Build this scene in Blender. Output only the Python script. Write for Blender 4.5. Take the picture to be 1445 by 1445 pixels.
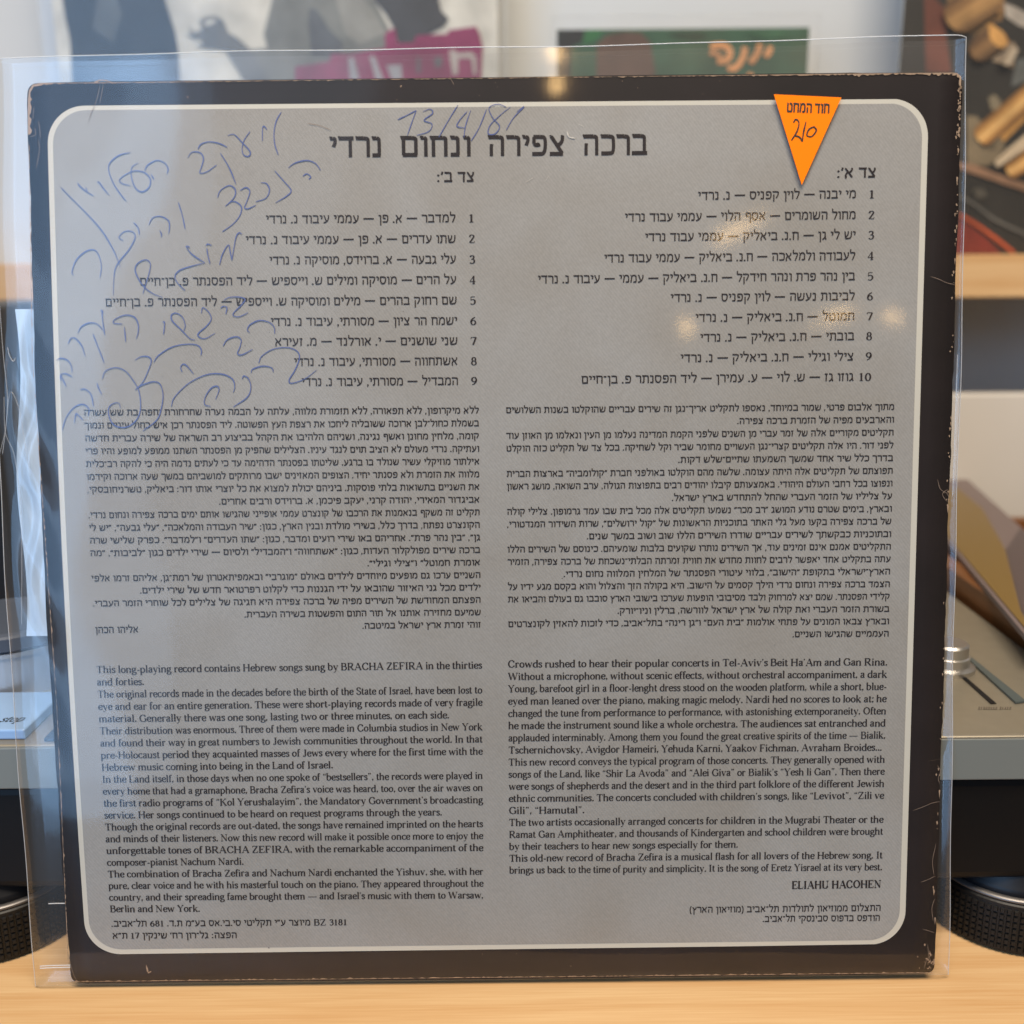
import bpy, math, random
import numpy as np
from mathutils import Matrix, Vector

for o in list(bpy.data.objects):
    bpy.data.objects.remove(o)
sc = bpy.context.scene
R = math.radians
random.seed(7)

# ------------------------------------------------------------------ camera
LIFT = 0.0038                                   # the card stands this far above the table, inside its clear cover
CAM = np.array([0.0047, -0.3204, 0.2492 + LIFT])
EUL = (R(90 - 13.56), R(0.53), R(-0.12))
FPX, WPX = 1450.0, 1445.0
cd = bpy.data.cameras.new('camera')
cam = bpy.data.objects.new('camera', cd)
sc.collection.objects.link(cam)
cam.location = CAM
cam.rotation_euler = EUL
cd.sensor_width = 36.0
cd.lens = 36.0 * FPX / WPX
cd.clip_start, cd.clip_end = 0.01, 100
cd.dof.use_dof = True
cd.dof.focus_distance = 0.362
cd.dof.aperture_fstop = 6.6
sc.camera = cam

# ------------------------------------------------------------------ world, lamps, exposure
w = bpy.data.worlds.new('World')
sc.world = w
w.use_nodes = True
bg = w.node_tree.nodes['Background']
bg.inputs[0].default_value = (1.0, 0.87, 0.74, 1)
bg.inputs[1].default_value = 0.13


def area(name, loc, target, sx, sy, power, col):
    l = bpy.data.lights.new(name, 'AREA')
    l.shape = 'RECTANGLE'
    l.size, l.size_y = sx, sy
    l.energy = power
    l.color = col
    o = bpy.data.objects.new(name, l)
    sc.collection.objects.link(o)
    o.location = loc
    d = Vector(target) - Vector(loc)
    o.rotation_euler = d.to_track_quat('-Z', 'Y').to_euler()
    return o


area('window_light', (-1.24, -1.75, 0.50), (-0.15, 0, 0.35), 0.95, 2.2, 25, (0.31, 0.59, 1.0))
area('window_fade_light', (-0.79, -1.85, 0.55), (-0.12, 0, 0.35), 0.24, 2.0, 2.9, (0.50, 0.70, 1.0))  # added strips, each dimmer, that fade out the window's reflected edge
area('window_fade_light', (-0.52, -2.00, 0.60), (-0.08, 0, 0.35), 0.34, 1.9, 1.4, (0.66, 0.80, 1.0))
area('ceiling_light', (0.12, -0.72, 1.60), (0.05, 0.0, 0.05), 1.1, 0.6, 41, (1.0, 0.86, 0.69))
for (bx, by, bz, r, e) in ((1.103, -4.2, 1.743, 0.046, 1.35), (0.916, -4.2, 1.272, 0.038, 1.0),
                           (1.452, -4.2, 1.235, 0.034, 0.9), (1.666, -4.2, 1.217, 0.038, 1.0),
                           (0.33, -4.2, 2.64, 0.032, 2.4)):
    l = bpy.data.lights.new('bulb_light', 'POINT')
    l.energy = e
    l.shadow_soft_size = r
    l.color = (1.0, 0.62, 0.25)
    o = bpy.data.objects.new('bulb_light', l)
    o.location = (bx, by, bz)
    sc.collection.objects.link(o)

sc.view_settings.view_transform = 'Standard'
sc.view_settings.look = 'None'
sc.view_settings.exposure = 0
sc.view_settings.gamma = 1
sc.render.engine = 'CYCLES'
sc.cycles.use_denoising = True
sc.cycles.max_bounces = 10
sc.cycles.transparent_max_bounces = 24
sc.cycles.caustics_reflective = False

# ------------------------------------------------------------------ helpers
_cm = np.array(cam.rotation_euler.to_matrix())


def rays(px):
    px = np.atleast_2d(np.asarray(px, float))
    d = np.stack([(px[:, 0] - WPX / 2) / FPX, (WPX / 2 - px[:, 1]) / FPX, -np.ones(len(px))], 1)
    return d @ _cm.T


def on_plane(px, axis, val):
    """points of the place on the plane axis=val that lie along the given sight lines"""
    d = rays(px)
    t = (val - CAM[axis]) / d[:, axis]
    return CAM + d * t[:, None]


# the card's own surface: u across, v up, h out of the face
L = 0.3125
AL = R(8.5)
EX = np.array([1.0, 0, 0])
EY = np.array([0, math.sin(AL), math.cos(AL)])
EN = np.array([0, -math.cos(AL), math.sin(AL)])
ORG = np.array([0, 0, LIFT])


def bow(u, v):
    g = np.clip(0.5 - u / L, 0, 1.3) ** 1.5
    return 0.0050 * g * np.sin(np.pi * np.clip(v / L, 0, 1))


def S(uv, h=0.0):
    uv = np.asarray(uv, float)
    hh = bow(uv[:, 0], uv[:, 1]) + h
    return ORG + uv[:, :1] * EX + uv[:, 1:2] * EY + hh[:, None] * EN


def UV(px, h=0.0):
    d = rays(px)
    hh = np.full(len(d), h)
    for _ in range(6):
        t = (((ORG - CAM) @ EN) + hh) / (d @ EN)
        P = CAM + d * t[:, None] - ORG
        u, v = P @ EX, P @ EY
        hh = bow(u, v) + h
    return np.stack([u, v], 1)


def mat(name, col, rough=0.5, metal=0.0, spec=0.5, **kw):
    m = bpy.data.materials.new(name)
    m.use_nodes = True
    b = m.node_tree.nodes['Principled BSDF']
    b.inputs['Base Color'].default_value = (*col, 1)
    b.inputs['Roughness'].default_value = rough
    b.inputs['Metallic'].default_value = metal
    b.inputs['Specular IOR Level'].default_value = spec
    return m


def N(m, t, **kw):
    n = m.node_tree.nodes.new(t)
    for k, v in kw.items():
        if k in n.inputs:
            n.inputs[k].default_value = v
        else:
            setattr(n, k, v)
    return n


def LK(m, a, b):
    m.node_tree.links.new(a, b)


def vary(m, col, amt, scale, stretch=(1, 1, 1), detail=4, bump=0.0, rough_var=0.0):
    """slow noise in colour and relief"""
    b = m.node_tree.nodes['Principled BSDF']
    tc = N(m, 'ShaderNodeTexCoord')
    mp = N(m, 'ShaderNodeMapping')
    mp.inputs['Scale'].default_value = stretch
    LK(m, tc.outputs['Object'], mp.inputs['Vector'])
    nz = N(m, 'ShaderNodeTexNoise', Scale=scale, Detail=detail)
    LK(m, mp.outputs[0], nz.inputs['Vector'])
    r = N(m, 'ShaderNodeValToRGB')
    r.color_ramp.elements[0].position = 0.3
    r.color_ramp.elements[1].position = 0.7
    r.color_ramp.elements[0].color = (*[max(0, c * (1 - amt)) for c in col], 1)
    r.color_ramp.elements[1].color = (*[min(1, c * (1 + amt)) for c in col], 1)
    LK(m, nz.outputs[0], r.inputs[0])
    LK(m, r.outputs[0], b.inputs['Base Color'])
    if bump:
        bp = N(m, 'ShaderNodeBump', Strength=bump, Distance=0.001)
        LK(m, nz.outputs[0], bp.inputs['Height'])
        LK(m, bp.outputs[0], b.inputs['Normal'])
    return r


def srgb(r, g, b):
    f = lambda c: (c / 255 / 12.92) if c < 10 else ((c / 255 + 0.055) / 1.055) ** 2.4
    return (f(r), f(g), f(b))


def mesh(name, V, F, m, parent=None, smooth=False):
    V = np.asarray(V, float)
    if parent is not None:
        p = parent
        off = Vector((0, 0, 0))
        while p is not None:
            off += p.location
            p = p.parent
        V = V - np.array(off)
    me = bpy.data.meshes.new(name)
    me.from_pydata(V.tolist(), [], F)
    me.materials.append(m)
    if smooth:
        me.polygons.foreach_set('use_smooth', [True] * len(me.polygons))
    me.update()
    o = bpy.data.objects.new(name, me)
    sc.collection.objects.link(o)
    o.parent = parent
    return o


def thing(name, label, cat, loc=(0, 0, 0), group=None):
    o = bpy.data.objects.new(name, None)
    o.empty_display_size = 0.02
    sc.collection.objects.link(o)
    o.location = loc
    o['label'] = label
    o['category'] = cat
    if group:
        o['group'] = group
    return o


class MB:
    def __init__(s):
        s.V, s.F = [], []

    def add(s, V, F):
        n = len(s.V)
        s.V += [tuple(map(float, v)) for v in V]
        s.F += [tuple(i + n for i in f) for f in F]
        return s

    def box(s, x0, x1, y0, y1, z0, z1, b=0.0):
        """box with bevelled edges"""
        if b <= 0:
            V = [(x, y, z) for x in (x0, x1) for y in (y0, y1) for z in (z0, z1)]
            F = [(0, 1, 3, 2), (4, 6, 7, 5), (0, 4, 5, 1), (2, 3, 7, 6), (0, 2, 6, 4), (1, 5, 7, 3)]
            return s.add(V, F)
        import bmesh
        bm = bmesh.new()
        bmesh.ops.create_cube(bm, size=1)
        for v in bm.verts:
            v.co = ((x0 + x1) / 2 + v.co.x * (x1 - x0), (y0 + y1) / 2 + v.co.y * (y1 - y0), (z0 + z1) / 2 + v.co.z * (z1 - z0))
        bmesh.ops.bevel(bm, geom=bm.edges[:], offset=b, segments=3, profile=0.5, affect='EDGES')
        bm.verts.index_update()
        s.add([v.co for v in bm.verts], [[v.index for v in f.verts] for f in bm.faces])
        bm.free()
        return s

    def lathe(s, c, prof, n=64):
        V, F = [], []
        for (r, z) in prof:
            for k in range(n):
                a = 2 * math.pi * k / n
                V.append((c[0] + r * math.cos(a), c[1] + r * math.sin(a), c[2] + z))
        for i in range(len(prof) - 1):
            for k in range(n):
                a, b = i * n + k, i * n + (k + 1) % n
                F.append((a, b, b + n, a + n))
        F.append(tuple(range(n))[::-1])
        F.append(tuple(range((len(prof) - 1) * n, len(prof) * n)))
        return s.add(V, F)

    def prism(s, P, d):
        """flat polygon P (3D points) given thickness d (vector)"""
        P = np.asarray(P, float)
        n = len(P)
        Q = P + np.asarray(d)
        F = [tuple(range(n)), tuple(range(2 * n - 1, n - 1, -1))]
        F += [(i, i + n, (i + 1) % n + n, (i + 1) % n) for i in range(n)]
        return s.add(np.vstack([P, Q]), F)

    def tube(s, P, r, n=6):
        P = np.asarray(P, float)
        V, F = [], []
        for i, p in enumerate(P):
            t = P[min(i + 1, len(P) - 1)] - P[max(i - 1, 0)]
            t /= np.linalg.norm(t) + 1e-12
            a = np.cross(t, (0.1, 0.9, 0.3)); a /= np.linalg.norm(a)
            b = np.cross(t, a)
            for k in range(n):
                th = 2 * math.pi * k / n
                V.append(p + r * (math.cos(th) * a + math.sin(th) * b))
        for i in range(len(P) - 1):
            for k in range(n):
                F.append((i * n + k, i * n + (k + 1) % n, (i + 1) * n + (k + 1) % n, (i + 1) * n + k))
        return s.add(V, F)

    def build(s, name, m, parent=None, smooth=False):
        return mesh(name, s.V, s.F, m, parent, smooth)


def catmull(P, k=6):
    P = np.asarray(P, float)
    if len(P) < 3:
        return P
    Q = np.vstack([2 * P[0] - P[1], P, 2 * P[-1] - P[-2]])
    out = []
    for i in range(1, len(Q) - 2):
        p0, p1, p2, p3 = Q[i - 1:i + 3]
        for j in range(k):
            t = j / k
            out.append(0.5 * (2 * p1 + (p2 - p0) * t + (2 * p0 - 5 * p1 + 4 * p2 - p3) * t * t + (3 * p1 - p0 - 3 * p2 + p3) * t ** 3))
    out.append(P[-1])
    return np.array(out)


def ribbon(P, half):
    """2D strip round a polyline; half = array of half widths"""
    P = np.asarray(P, float)
    d = np.gradient(P, axis=0) if len(P) > 2 else np.array([P[1] - P[0]] * 2)
    d /= np.linalg.norm(d, axis=1)[:, None] + 1e-12
    n = np.stack([-d[:, 1], d[:, 0]], 1)
    half = np.broadcast_to(np.asarray(half, float), (len(P),))
    V = np.vstack([P + n * half[:, None], P - n * half[:, None]])
    k = len(P)
    F = [(i, i + 1, i + 1 + k, i + k) for i in range(k - 1)]
    return V, F

# ------------------------------------------------------------------ setting
wood = mat('maple', srgb(214, 170, 118), 0.42, spec=0.4)
_b = wood.node_tree.nodes['Principled BSDF']
tc = N(wood, 'ShaderNodeTexCoord')
mp = N(wood, 'ShaderNodeMapping')
mp.inputs['Scale'].default_value = (1.2, 26, 26)
LK(wood, tc.outputs['Object'], mp.inputs[0])
n1 = N(wood, 'ShaderNodeTexNoise', Scale=5.0, Detail=6.0, Distortion=0.6)
LK(wood, mp.outputs[0], n1.inputs['Vector'])
mp2 = N(wood, 'ShaderNodeMapping')
mp2.inputs['Scale'].default_value = (9, 420, 420)
LK(wood, tc.outputs['Object'], mp2.inputs[0])
n2 = N(wood, 'ShaderNodeTexNoise', Scale=3.0, Detail=3.0)
LK(wood, mp2.outputs[0], n2.inputs['Vector'])
mx = N(wood, 'ShaderNodeMath', operation='MULTIPLY_ADD')
mx.inputs[1].default_value = 0.6
LK(wood, n2.outputs[0], mx.inputs[0])
LK(wood, n1.outputs[0], mx.inputs[2])
rp = N(wood, 'ShaderNodeValToRGB')
rp.color_ramp.elements[0].position = 0.58
rp.color_ramp.elements[1].position = 1.0
rp.color_ramp.elements[0].color = (*srgb(206, 163, 113), 1)
rp.color_ramp.elements[1].color = (*srgb(222, 187, 140), 1)
LK(wood, mx.outputs[0], rp.inputs[0])
LK(wood, rp.outputs[0], _b.inputs['Base Color'])
bp = N(wood, 'ShaderNodeBump', Strength=0.08, Distance=0.0004)
LK(wood, n2.outputs[0], bp.inputs['Height'])
LK(wood, bp.outputs[0], _b.inputs['Normal'])

white = mat('white_paint', (0.55, 0.575, 0.59), 0.6)
vary(white, (0.55, 0.575, 0.59), 0.03, 9, bump=0.05)
cream_board = mat('cream_board', (0.66, 0.63, 0.58), 0.6)
vary(cream_board, (0.66, 0.63, 0.58), 0.03, 9, bump=0.05)

t = MB().box(-0.95, 0.95, -0.0345, 0.50, -0.028, 0.0, 0.0012).build('table', wood)
t['label'] = 'pale maple table top that everything stands on'
t['category'] = 'table'
o = MB().box(-1.3, 1.3, 0.512, 0.56, -0.4, 1.2).build('wall', white)
o['kind'] = 'structure'

YS = 0.412                                       # front of the shelf board
zt = on_plane([(1400, 359)], 1, YS)[0][2]
zb = on_plane([(1400, 420)], 1, YS)[0][2]
o = MB().box(-0.9, 0.9, YS, 0.511, zb, zt, 0.001).build('wall_shelf', wood)
o['label'] = 'long maple shelf on the white wall behind the turntable'
o['category'] = 'shelf'
YB = 0.395
zbk = on_plane([(1400, 556)], 1, YB)[0][2]
o = MB().box(-0.7, 0.75, YB, YB + 0.012, 0.0, zbk, 0.0015).build('back_board', cream_board)
o['label'] = 'low white board standing on the table under the shelf'
o['category'] = 'board'

# ------------------------------------------------------------------ turntable behind the record
silver = mat('silver_deck', (0.33, 0.29, 0.22), 0.42, 0.55)
vary(silver, (0.33, 0.29, 0.22), 0.03, 160, bump=0.02)
front_grey = mat('front_grey', (0.20, 0.21, 0.19), 0.5, 0.2)
black_rub = mat('black_rubber', (0.004, 0.004, 0.0045), 0.5, spec=0.2)
chrome = mat('chrome', (0.62, 0.60, 0.57), 0.38, 1.0)
brushed = mat('brushed_cap', (0.10, 0.12, 0.16), 0.35, 0.3)
alu = mat('bright_aluminium', (0.62, 0.65, 0.70), 0.38, 0.75)
dark = mat('dark_plastic', (0.007, 0.0072, 0.009), 0.4, spec=0.3)
TY = 0.0150                                      # front face of the plinth
ZT, ZP = 0.0885, 0.0715
tt = thing('turntable', 'silver turntable on round black feet right behind the record', 'turntable', (0, TY, 0))
pl = MB().box(-0.2265, 0.2265, TY, TY + 0.353, ZP, ZT - 0.0008, 0.0006).build('plinth', front_grey, tt)
MB().box(-0.2265, 0.2265, TY + 0.0002, TY + 0.353, ZT - 0.0014, ZT, 0.0011).build('deck', silver, tt)
MB().box(-0.224, 0.224, TY + 0.003, TY + 0.350, 0.0285, ZP, 0.004).build('rubber_base', black_rub, tt)
# the platter and its mat
pt = MB().lathe((-0.045, TY + 0.185, ZT), [(0.150, 0), (0.166, 0.004), (0.166, 0.016), (0.163, 0.018)], 96).build('platter', chrome, tt, True)
MB().lathe((-0.045, TY + 0.185, ZT + 0.0182), [(0.150, 0), (0.150, 0.0025), (0.148, 0.003)], 96).build('slip_mat', black_rub, pt)
# strobe pillar
pc = on_plane([(14, 958)], 2, ZT)[0]
sp = MB().lathe((pc[0], pc[1] + 0.004, ZT), [(0.0260, 0), (0.0260, 0.0165), (0.0268, 0.0168), (0.0268, 0.0185), (0.0255, 0.0188)], 72).build('strobe_pillar', alu, tt)
MB().lathe((pc[0], pc[1] + 0.004, ZT + 0.0188), [(0.0255, 0), (0.0272, 0.0010), (0.0272, 0.0060), (0.0262, 0.0068), (0.0250, 0.0064), (0.0235, 0.0072)], 72).build('pillar_cap', brushed, sp)
# start stop key
a = on_plane([(36, 1044)], 2, ZT)[0]
zk = ZT + 0.0040
k = MB()
x1, y0 = a[0], a[1]
kt = mat('blue_sheen_key', (0.28, 0.44, 0.70), 0.3)  # blue of the window reflection put into the key's base colour
key = MB().box(x1 - 0.054, x1, y0, y0 + 0.034, ZT, zk, 0.0007).build('start_key', kt, tt)
# speed keys seen at the edge of the sleeve
a2 = on_plane([(62, 1047)], 2, ZT)[0]
MB().box(a2[0], a2[0] + 0.016, a2[1], a2[1] + 0.010, ZT, ZT + 0.0014, 0.0003).build('speed_key', dark, tt)
# pop up lamp post and pitch slider on the right
c = on_plane([(1336, 944)], 2, ZT)[0]
MB().lathe((c[0], c[1], ZT), [(0.0108, 0), (0.0108, 0.0020), (0.0085, 0.0026), (0.0085, 0.0062), (0.0078, 0.0066), (0.0078, 0.0110), (0.0070, 0.0118)], 40).build('lamp_post', chrome, tt)
m = MB()
m.prism(on_plane([(1346, 946), (1351.5, 946), (1406, 993), (1398, 993)], 2, ZT + 0.0003), (0, 0, 0.0002))
m.build('slider_slot', dark, tt)
m = MB()
m.prism(on_plane([(1364, 930), (1371, 930), (1447, 991), (1433, 993)], 2, ZT + 0.0003), (0, 0, 0.0008))
m.build('slider_trim', mat('trim_grey', (0.13, 0.16, 0.16), 0.4, 0.5), tt)
# feet
foot_ring = mat('foot_ring', (0.16, 0.15, 0.145), 0.38, 0.7)
knurl = mat('knurled_rubber', (0.007, 0.0065, 0.006), 0.45, spec=0.35)
nb = knurl.node_tree.nodes['Principled BSDF']
for fx, fy in ((-0.2010, TY + 0.0290), (0.2010, TY + 0.0290), (-0.201, TY + 0.318), (0.201, TY + 0.318)):
    f = MB().lathe((fx, fy, 0.0), [(0.0270, 0.0215), (0.0300, 0.0225), (0.0290, 0.0255), (0.0250, 0.030), (0.0250, 0.040)], 72).build('foot', dark, tt, True)
    mb = MB()
    rows, cols = 7, 88
    prof = [(0.0305, 0.0), (0.0325, 0.0012)]
    mb.lathe((fx, fy, 0.0), [(0.0300, 0.0), (0.0322, 0.0010), (0.0322, 0.0205), (0.0312, 0.0214)], 88)
    for i in range(rows):
        for j in range(cols):
            th = 2 * math.pi * (j + 0.5 * 0) / cols
            z = 0.0020 + i * 0.0025
            dth = 2 * math.pi / cols * 0.36
            r0, r1 = 0.0321, 0.0331
            Vv = [(fx + r * math.cos(th + s * q), fy + r * math.sin(th + s * q), z + zz)
                  for r, q, zz2 in ((r0, dth, 0.0020), (r1, dth * 0.7, 0.0014))
                  for s, zz in ((-1, 0.0010 - zz2 / 2), (1, 0.0010 - zz2 / 2), (1, 0.0010 + zz2 / 2), (-1, 0.0010 + zz2 / 2))]
            mb.add(Vv, [(4, 5, 6, 7), (0, 1, 5, 4), (1, 2, 6, 5), (2, 3, 7, 6), (3, 0, 4, 7)])
    mb.build('grip_ring', knurl, f)
    MB().lathe((fx, fy, 0.0214), [(0.0314, 0), (0.0320, 0.0004), (0.0318, 0.0012), (0.0296, 0.0016)], 72).build('foot_trim', foot_ring, f, True)

# ------------------------------------------------------------------ dark cabinet at the left end
cb = on_plane([(29, 690)], 1, 0.24)[0]
dk = thing('speaker_cabinet', 'tall black cabinet at the left edge, behind the turntable end', 'speaker', (cb[0] - 0.06, 0.29, 0))
MB().box(cb[0] - 0.13, cb[0], 0.24, 0.35, 0.0, 0.234, 0.003).build('cabinet', dark, dk)
MB().box(cb[0] - 0.122, cb[0] - 0.008, 0.2365, 0.2398, 0.01, 0.224, 0.0012).build('front_grille', black_rub, dk)

# ------------------------------------------------------------------ crate with a sleeve at the right end
brown = mat('brown_wood', srgb(122, 78, 42), 0.35)
vary(brown, srgb(118, 76, 42), 0.25, 6, (40, 2, 40))
cr = thing('wooden_crate', 'brown wooden crate along the right end of the turntable', 'crate', (0.33, 0.2, 0))
for nm, q in (('side_panel', (0.2300, 0.2400, 0.06, 0.37, 0.0, 0.0985)), ('side_panel', (0.440, 0.450, 0.06, 0.37, 0.0, 0.0985)),
              ('end_panel', (0.2402, 0.4398, 0.06, 0.07, 0.0, 0.080)), ('end_panel', (0.2402, 0.4398, 0.36, 0.37, 0.0, 0.080)),
              ('bottom_panel', (0.2402, 0.4398, 0.0702, 0.3598, 0.002, 0.008))):
    MB().box(*q, 0.0012).build(nm, brown, cr)
ZJ = 0.1012
js = thing('record_jacket', 'ochre and lilac record jacket lying on top of the brown crate', 'record', (0.34, 0.21, ZJ))
P = on_plane([(1318, 742), (1460, 912), (1560, 850), (1330, 645)], 2, ZJ)
MB().prism(P, (0, 0, -0.0025)).build('jacket_board', mat('lilac_card', srgb(116, 102, 100), 0.5), js)
och = on_plane([(1326, 745), (1462, 905), (1440, 862), (1418, 775), (1386, 718), (1352, 690), (1330, 690)], 2, ZJ + 0.0003)
MB().prism(och, (0, 0, 0.0003)).build('printed_shape', mat('ochre_print', srgb(118, 94, 46), 0.4), js)
MB().prism(on_plane([(1420, 775), (1442, 862), (1470, 905), (1560, 850), (1440, 745)], 2, ZJ + 0.0003), (0, 0, 0.0003)).build('printed_shape', mat('plum_print', srgb(84, 72, 72), 0.4), js)

# ------------------------------------------------------------------ records on the shelf
YR = 0.452


def clear_sheet(name, haze=0.03, tint=(1, 1, 1), rough=0.06, bumps=True, spec=0.06):
    m = bpy.data.materials.new(name)
    m.use_nodes = True
    nt = m.node_tree
    nt.nodes.remove(nt.nodes['Principled BSDF'])
    out = nt.nodes['Material Output']
    tr = N(m, 'ShaderNodeBsdfTransparent')
    tr.inputs[0].default_value = (*tint, 1)
    gl = N(m, 'ShaderNodeBsdfGlossy')
    gl.inputs['Roughness'].default_value = rough
    di = N(m, 'ShaderNodeBsdfDiffuse')
    di.inputs[0].default_value = (0.8, 0.8, 0.8, 1)
    m1 = N(m, 'ShaderNodeMixShader')
    m1.inputs[0].default_value = haze
    LK(m, tr.outputs[0], m1.inputs[1])
    LK(m, di.outputs[0], m1.inputs[2])
    fr = N(m, 'ShaderNodeLayerWeight')            # the same from either side of the thin sheet
    fr.inputs['Blend'].default_value = 0.5
    pw = N(m, 'ShaderNodeMath', operation='POWER')
    pw.inputs[1].default_value = 5.0
    LK(m, fr.outputs['Facing'], pw.inputs[0])
    sc_ = N(m, 'ShaderNodeMath', operation='MULTIPLY_ADD')
    sc_.inputs[1].default_value = 0.90
    sc_.inputs[2].default_value = spec
    LK(m, pw.outputs[0], sc_.inputs[0])
    m2 = N(m, 'ShaderNodeMixShader')
    LK(m, sc_.outputs[0], m2.inputs[0])
    LK(m, m1.outputs[0], m2.inputs[1])
    g2 = N(m, 'ShaderNodeBsdfGlossy')
    g2.inputs['Roughness'].default_value = 0.26
    mg = N(m, 'ShaderNodeMixShader')
    mg.inputs[0].default_value = 0.3
    LK(m, gl.outputs[0], mg.inputs[1])
    LK(m, g2.outputs[0], mg.inputs[2])
    LK(m, mg.outputs[0], m2.inputs[2])
    LK(m, m2.outputs[0], out.inputs[0])
    if bumps:
        t_ = N(m, 'ShaderNodeTexCoord')
        p_ = N(m, 'ShaderNodeMapping')
        p_.inputs['Scale'].default_value = (1.6, 1, 1)
        LK(m, t_.outputs['Object'], p_.inputs[0])
        z1 = N(m, 'ShaderNodeTexNoise', Scale=20.0, Detail=1.0)
        LK(m, p_.outputs[0], z1.inputs['Vector'])
        p2 = N(m, 'ShaderNodeMapping')
        p2.inputs['Scale'].default_value = (420, 420, 60)
        LK(m, t_.outputs['Object'], p2.inputs[0])
        z2 = N(m, 'ShaderNodeTexNoise', Scale=1.0, Detail=2.0)
        LK(m, p2.outputs[0], z2.inputs['Vector'])
        b1 = N(m, 'ShaderNodeBump', Strength=1.0, Distance=0.00005)
        LK(m, z1.outputs[0], b1.inputs['Height'])
        b2 = N(m, 'ShaderNodeBump', Strength=1.0, Distance=0.0000025)
        LK(m, z2.outputs[0], b2.inputs['Height'])
        LK(m, b1.outputs[0], b2.inputs['Normal'])
        LK(m, b2.outputs[0], gl.inputs['Normal'])
    return m


shelf_film = clear_sheet('shelf_film', 0.012, rough=0.12, spec=0.02)
_cols = {}


def ink(rgb, rough=0.45):
    key = (rgb, rough)
    if key not in _cols:
        _cols[key] = mat('ink_%d_%d_%d' % rgb, srgb(*rgb), rough)
        vary(_cols[key], srgb(*rgb), 0.30, 34, detail=3)
    return _cols[key]


def shelf_record(name, label, px0, px1, pyref, top_z, side, rgb, shapes, margin, cat='record'):
    xa = on_plane([(px0, pyref)], 1, YR)[0][0]
    xb = on_plane([(px1, pyref)], 1, YR)[0][0] if px1 is not None else xa + side
    rec = thing(name, label, cat, ((xa + xb) / 2, YR, zt))
    MB().box(xa, xb, YR, YR + 0.003, zt, zt + top_z, 0.0005).build('jacket_board', ink(rgb), rec)
    groups = {}
    for i, (nm, col, pts, kind) in enumerate(shapes):
        g = groups.setdefault((nm, col), MB())
        y = YR - 0.00012 * (i + 1)
        if kind == 'poly':
            Q = on_plane(pts, 1, y)
            Q[:, 0] = np.clip(Q[:, 0], xa + 0.0004, xb - 0.0004)
            Q[:, 2] = np.clip(Q[:, 2], zt + 0.0004, zt + top_z - 0.0004)
            keep = [0]
            for j in range(1, len(Q)):
                if np.linalg.norm(Q[j] - Q[keep[-1]]) > 2e-4:
                    keep.append(j)
            g.prism(Q[keep], (0, 0.0001, 0))
        else:
            P2 = catmull(pts)
            V2, F2 = ribbon(P2, kind * np.ones(len(P2)))
            Q = on_plane(V2, 1, y)
            Q[:, 2] = np.clip(Q[:, 2], zt + 0.0004, zt + top_z - 0.0004)
            g.add(Q, F2)
    for (nm, col), g in groups.items():
        g.build(nm, ink(col), rec)
    f = MB()
    f.box(xa - margin, xb + margin, YR - 0.0105, YR - 0.0103, zt, zt + top_z + margin * 1.6)
    f.build('clear_cover', shelf_film, rec)
    e = MB()
    for xx in (xa - margin, xb + margin):
        e.tube([(xx, YR - 0.0104, zt), (xx, YR - 0.0104, zt + top_z + margin * 1.6)], 0.00025)
    e.tube([(xa - margin, YR - 0.0104, zt + top_z + margin * 1.6), (xb + margin, YR - 0.0104, zt + top_z + margin * 1.6)], 0.0002)
    e.build('cover_seam', ink((200, 205, 205), 0.2), rec)
    return rec


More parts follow.
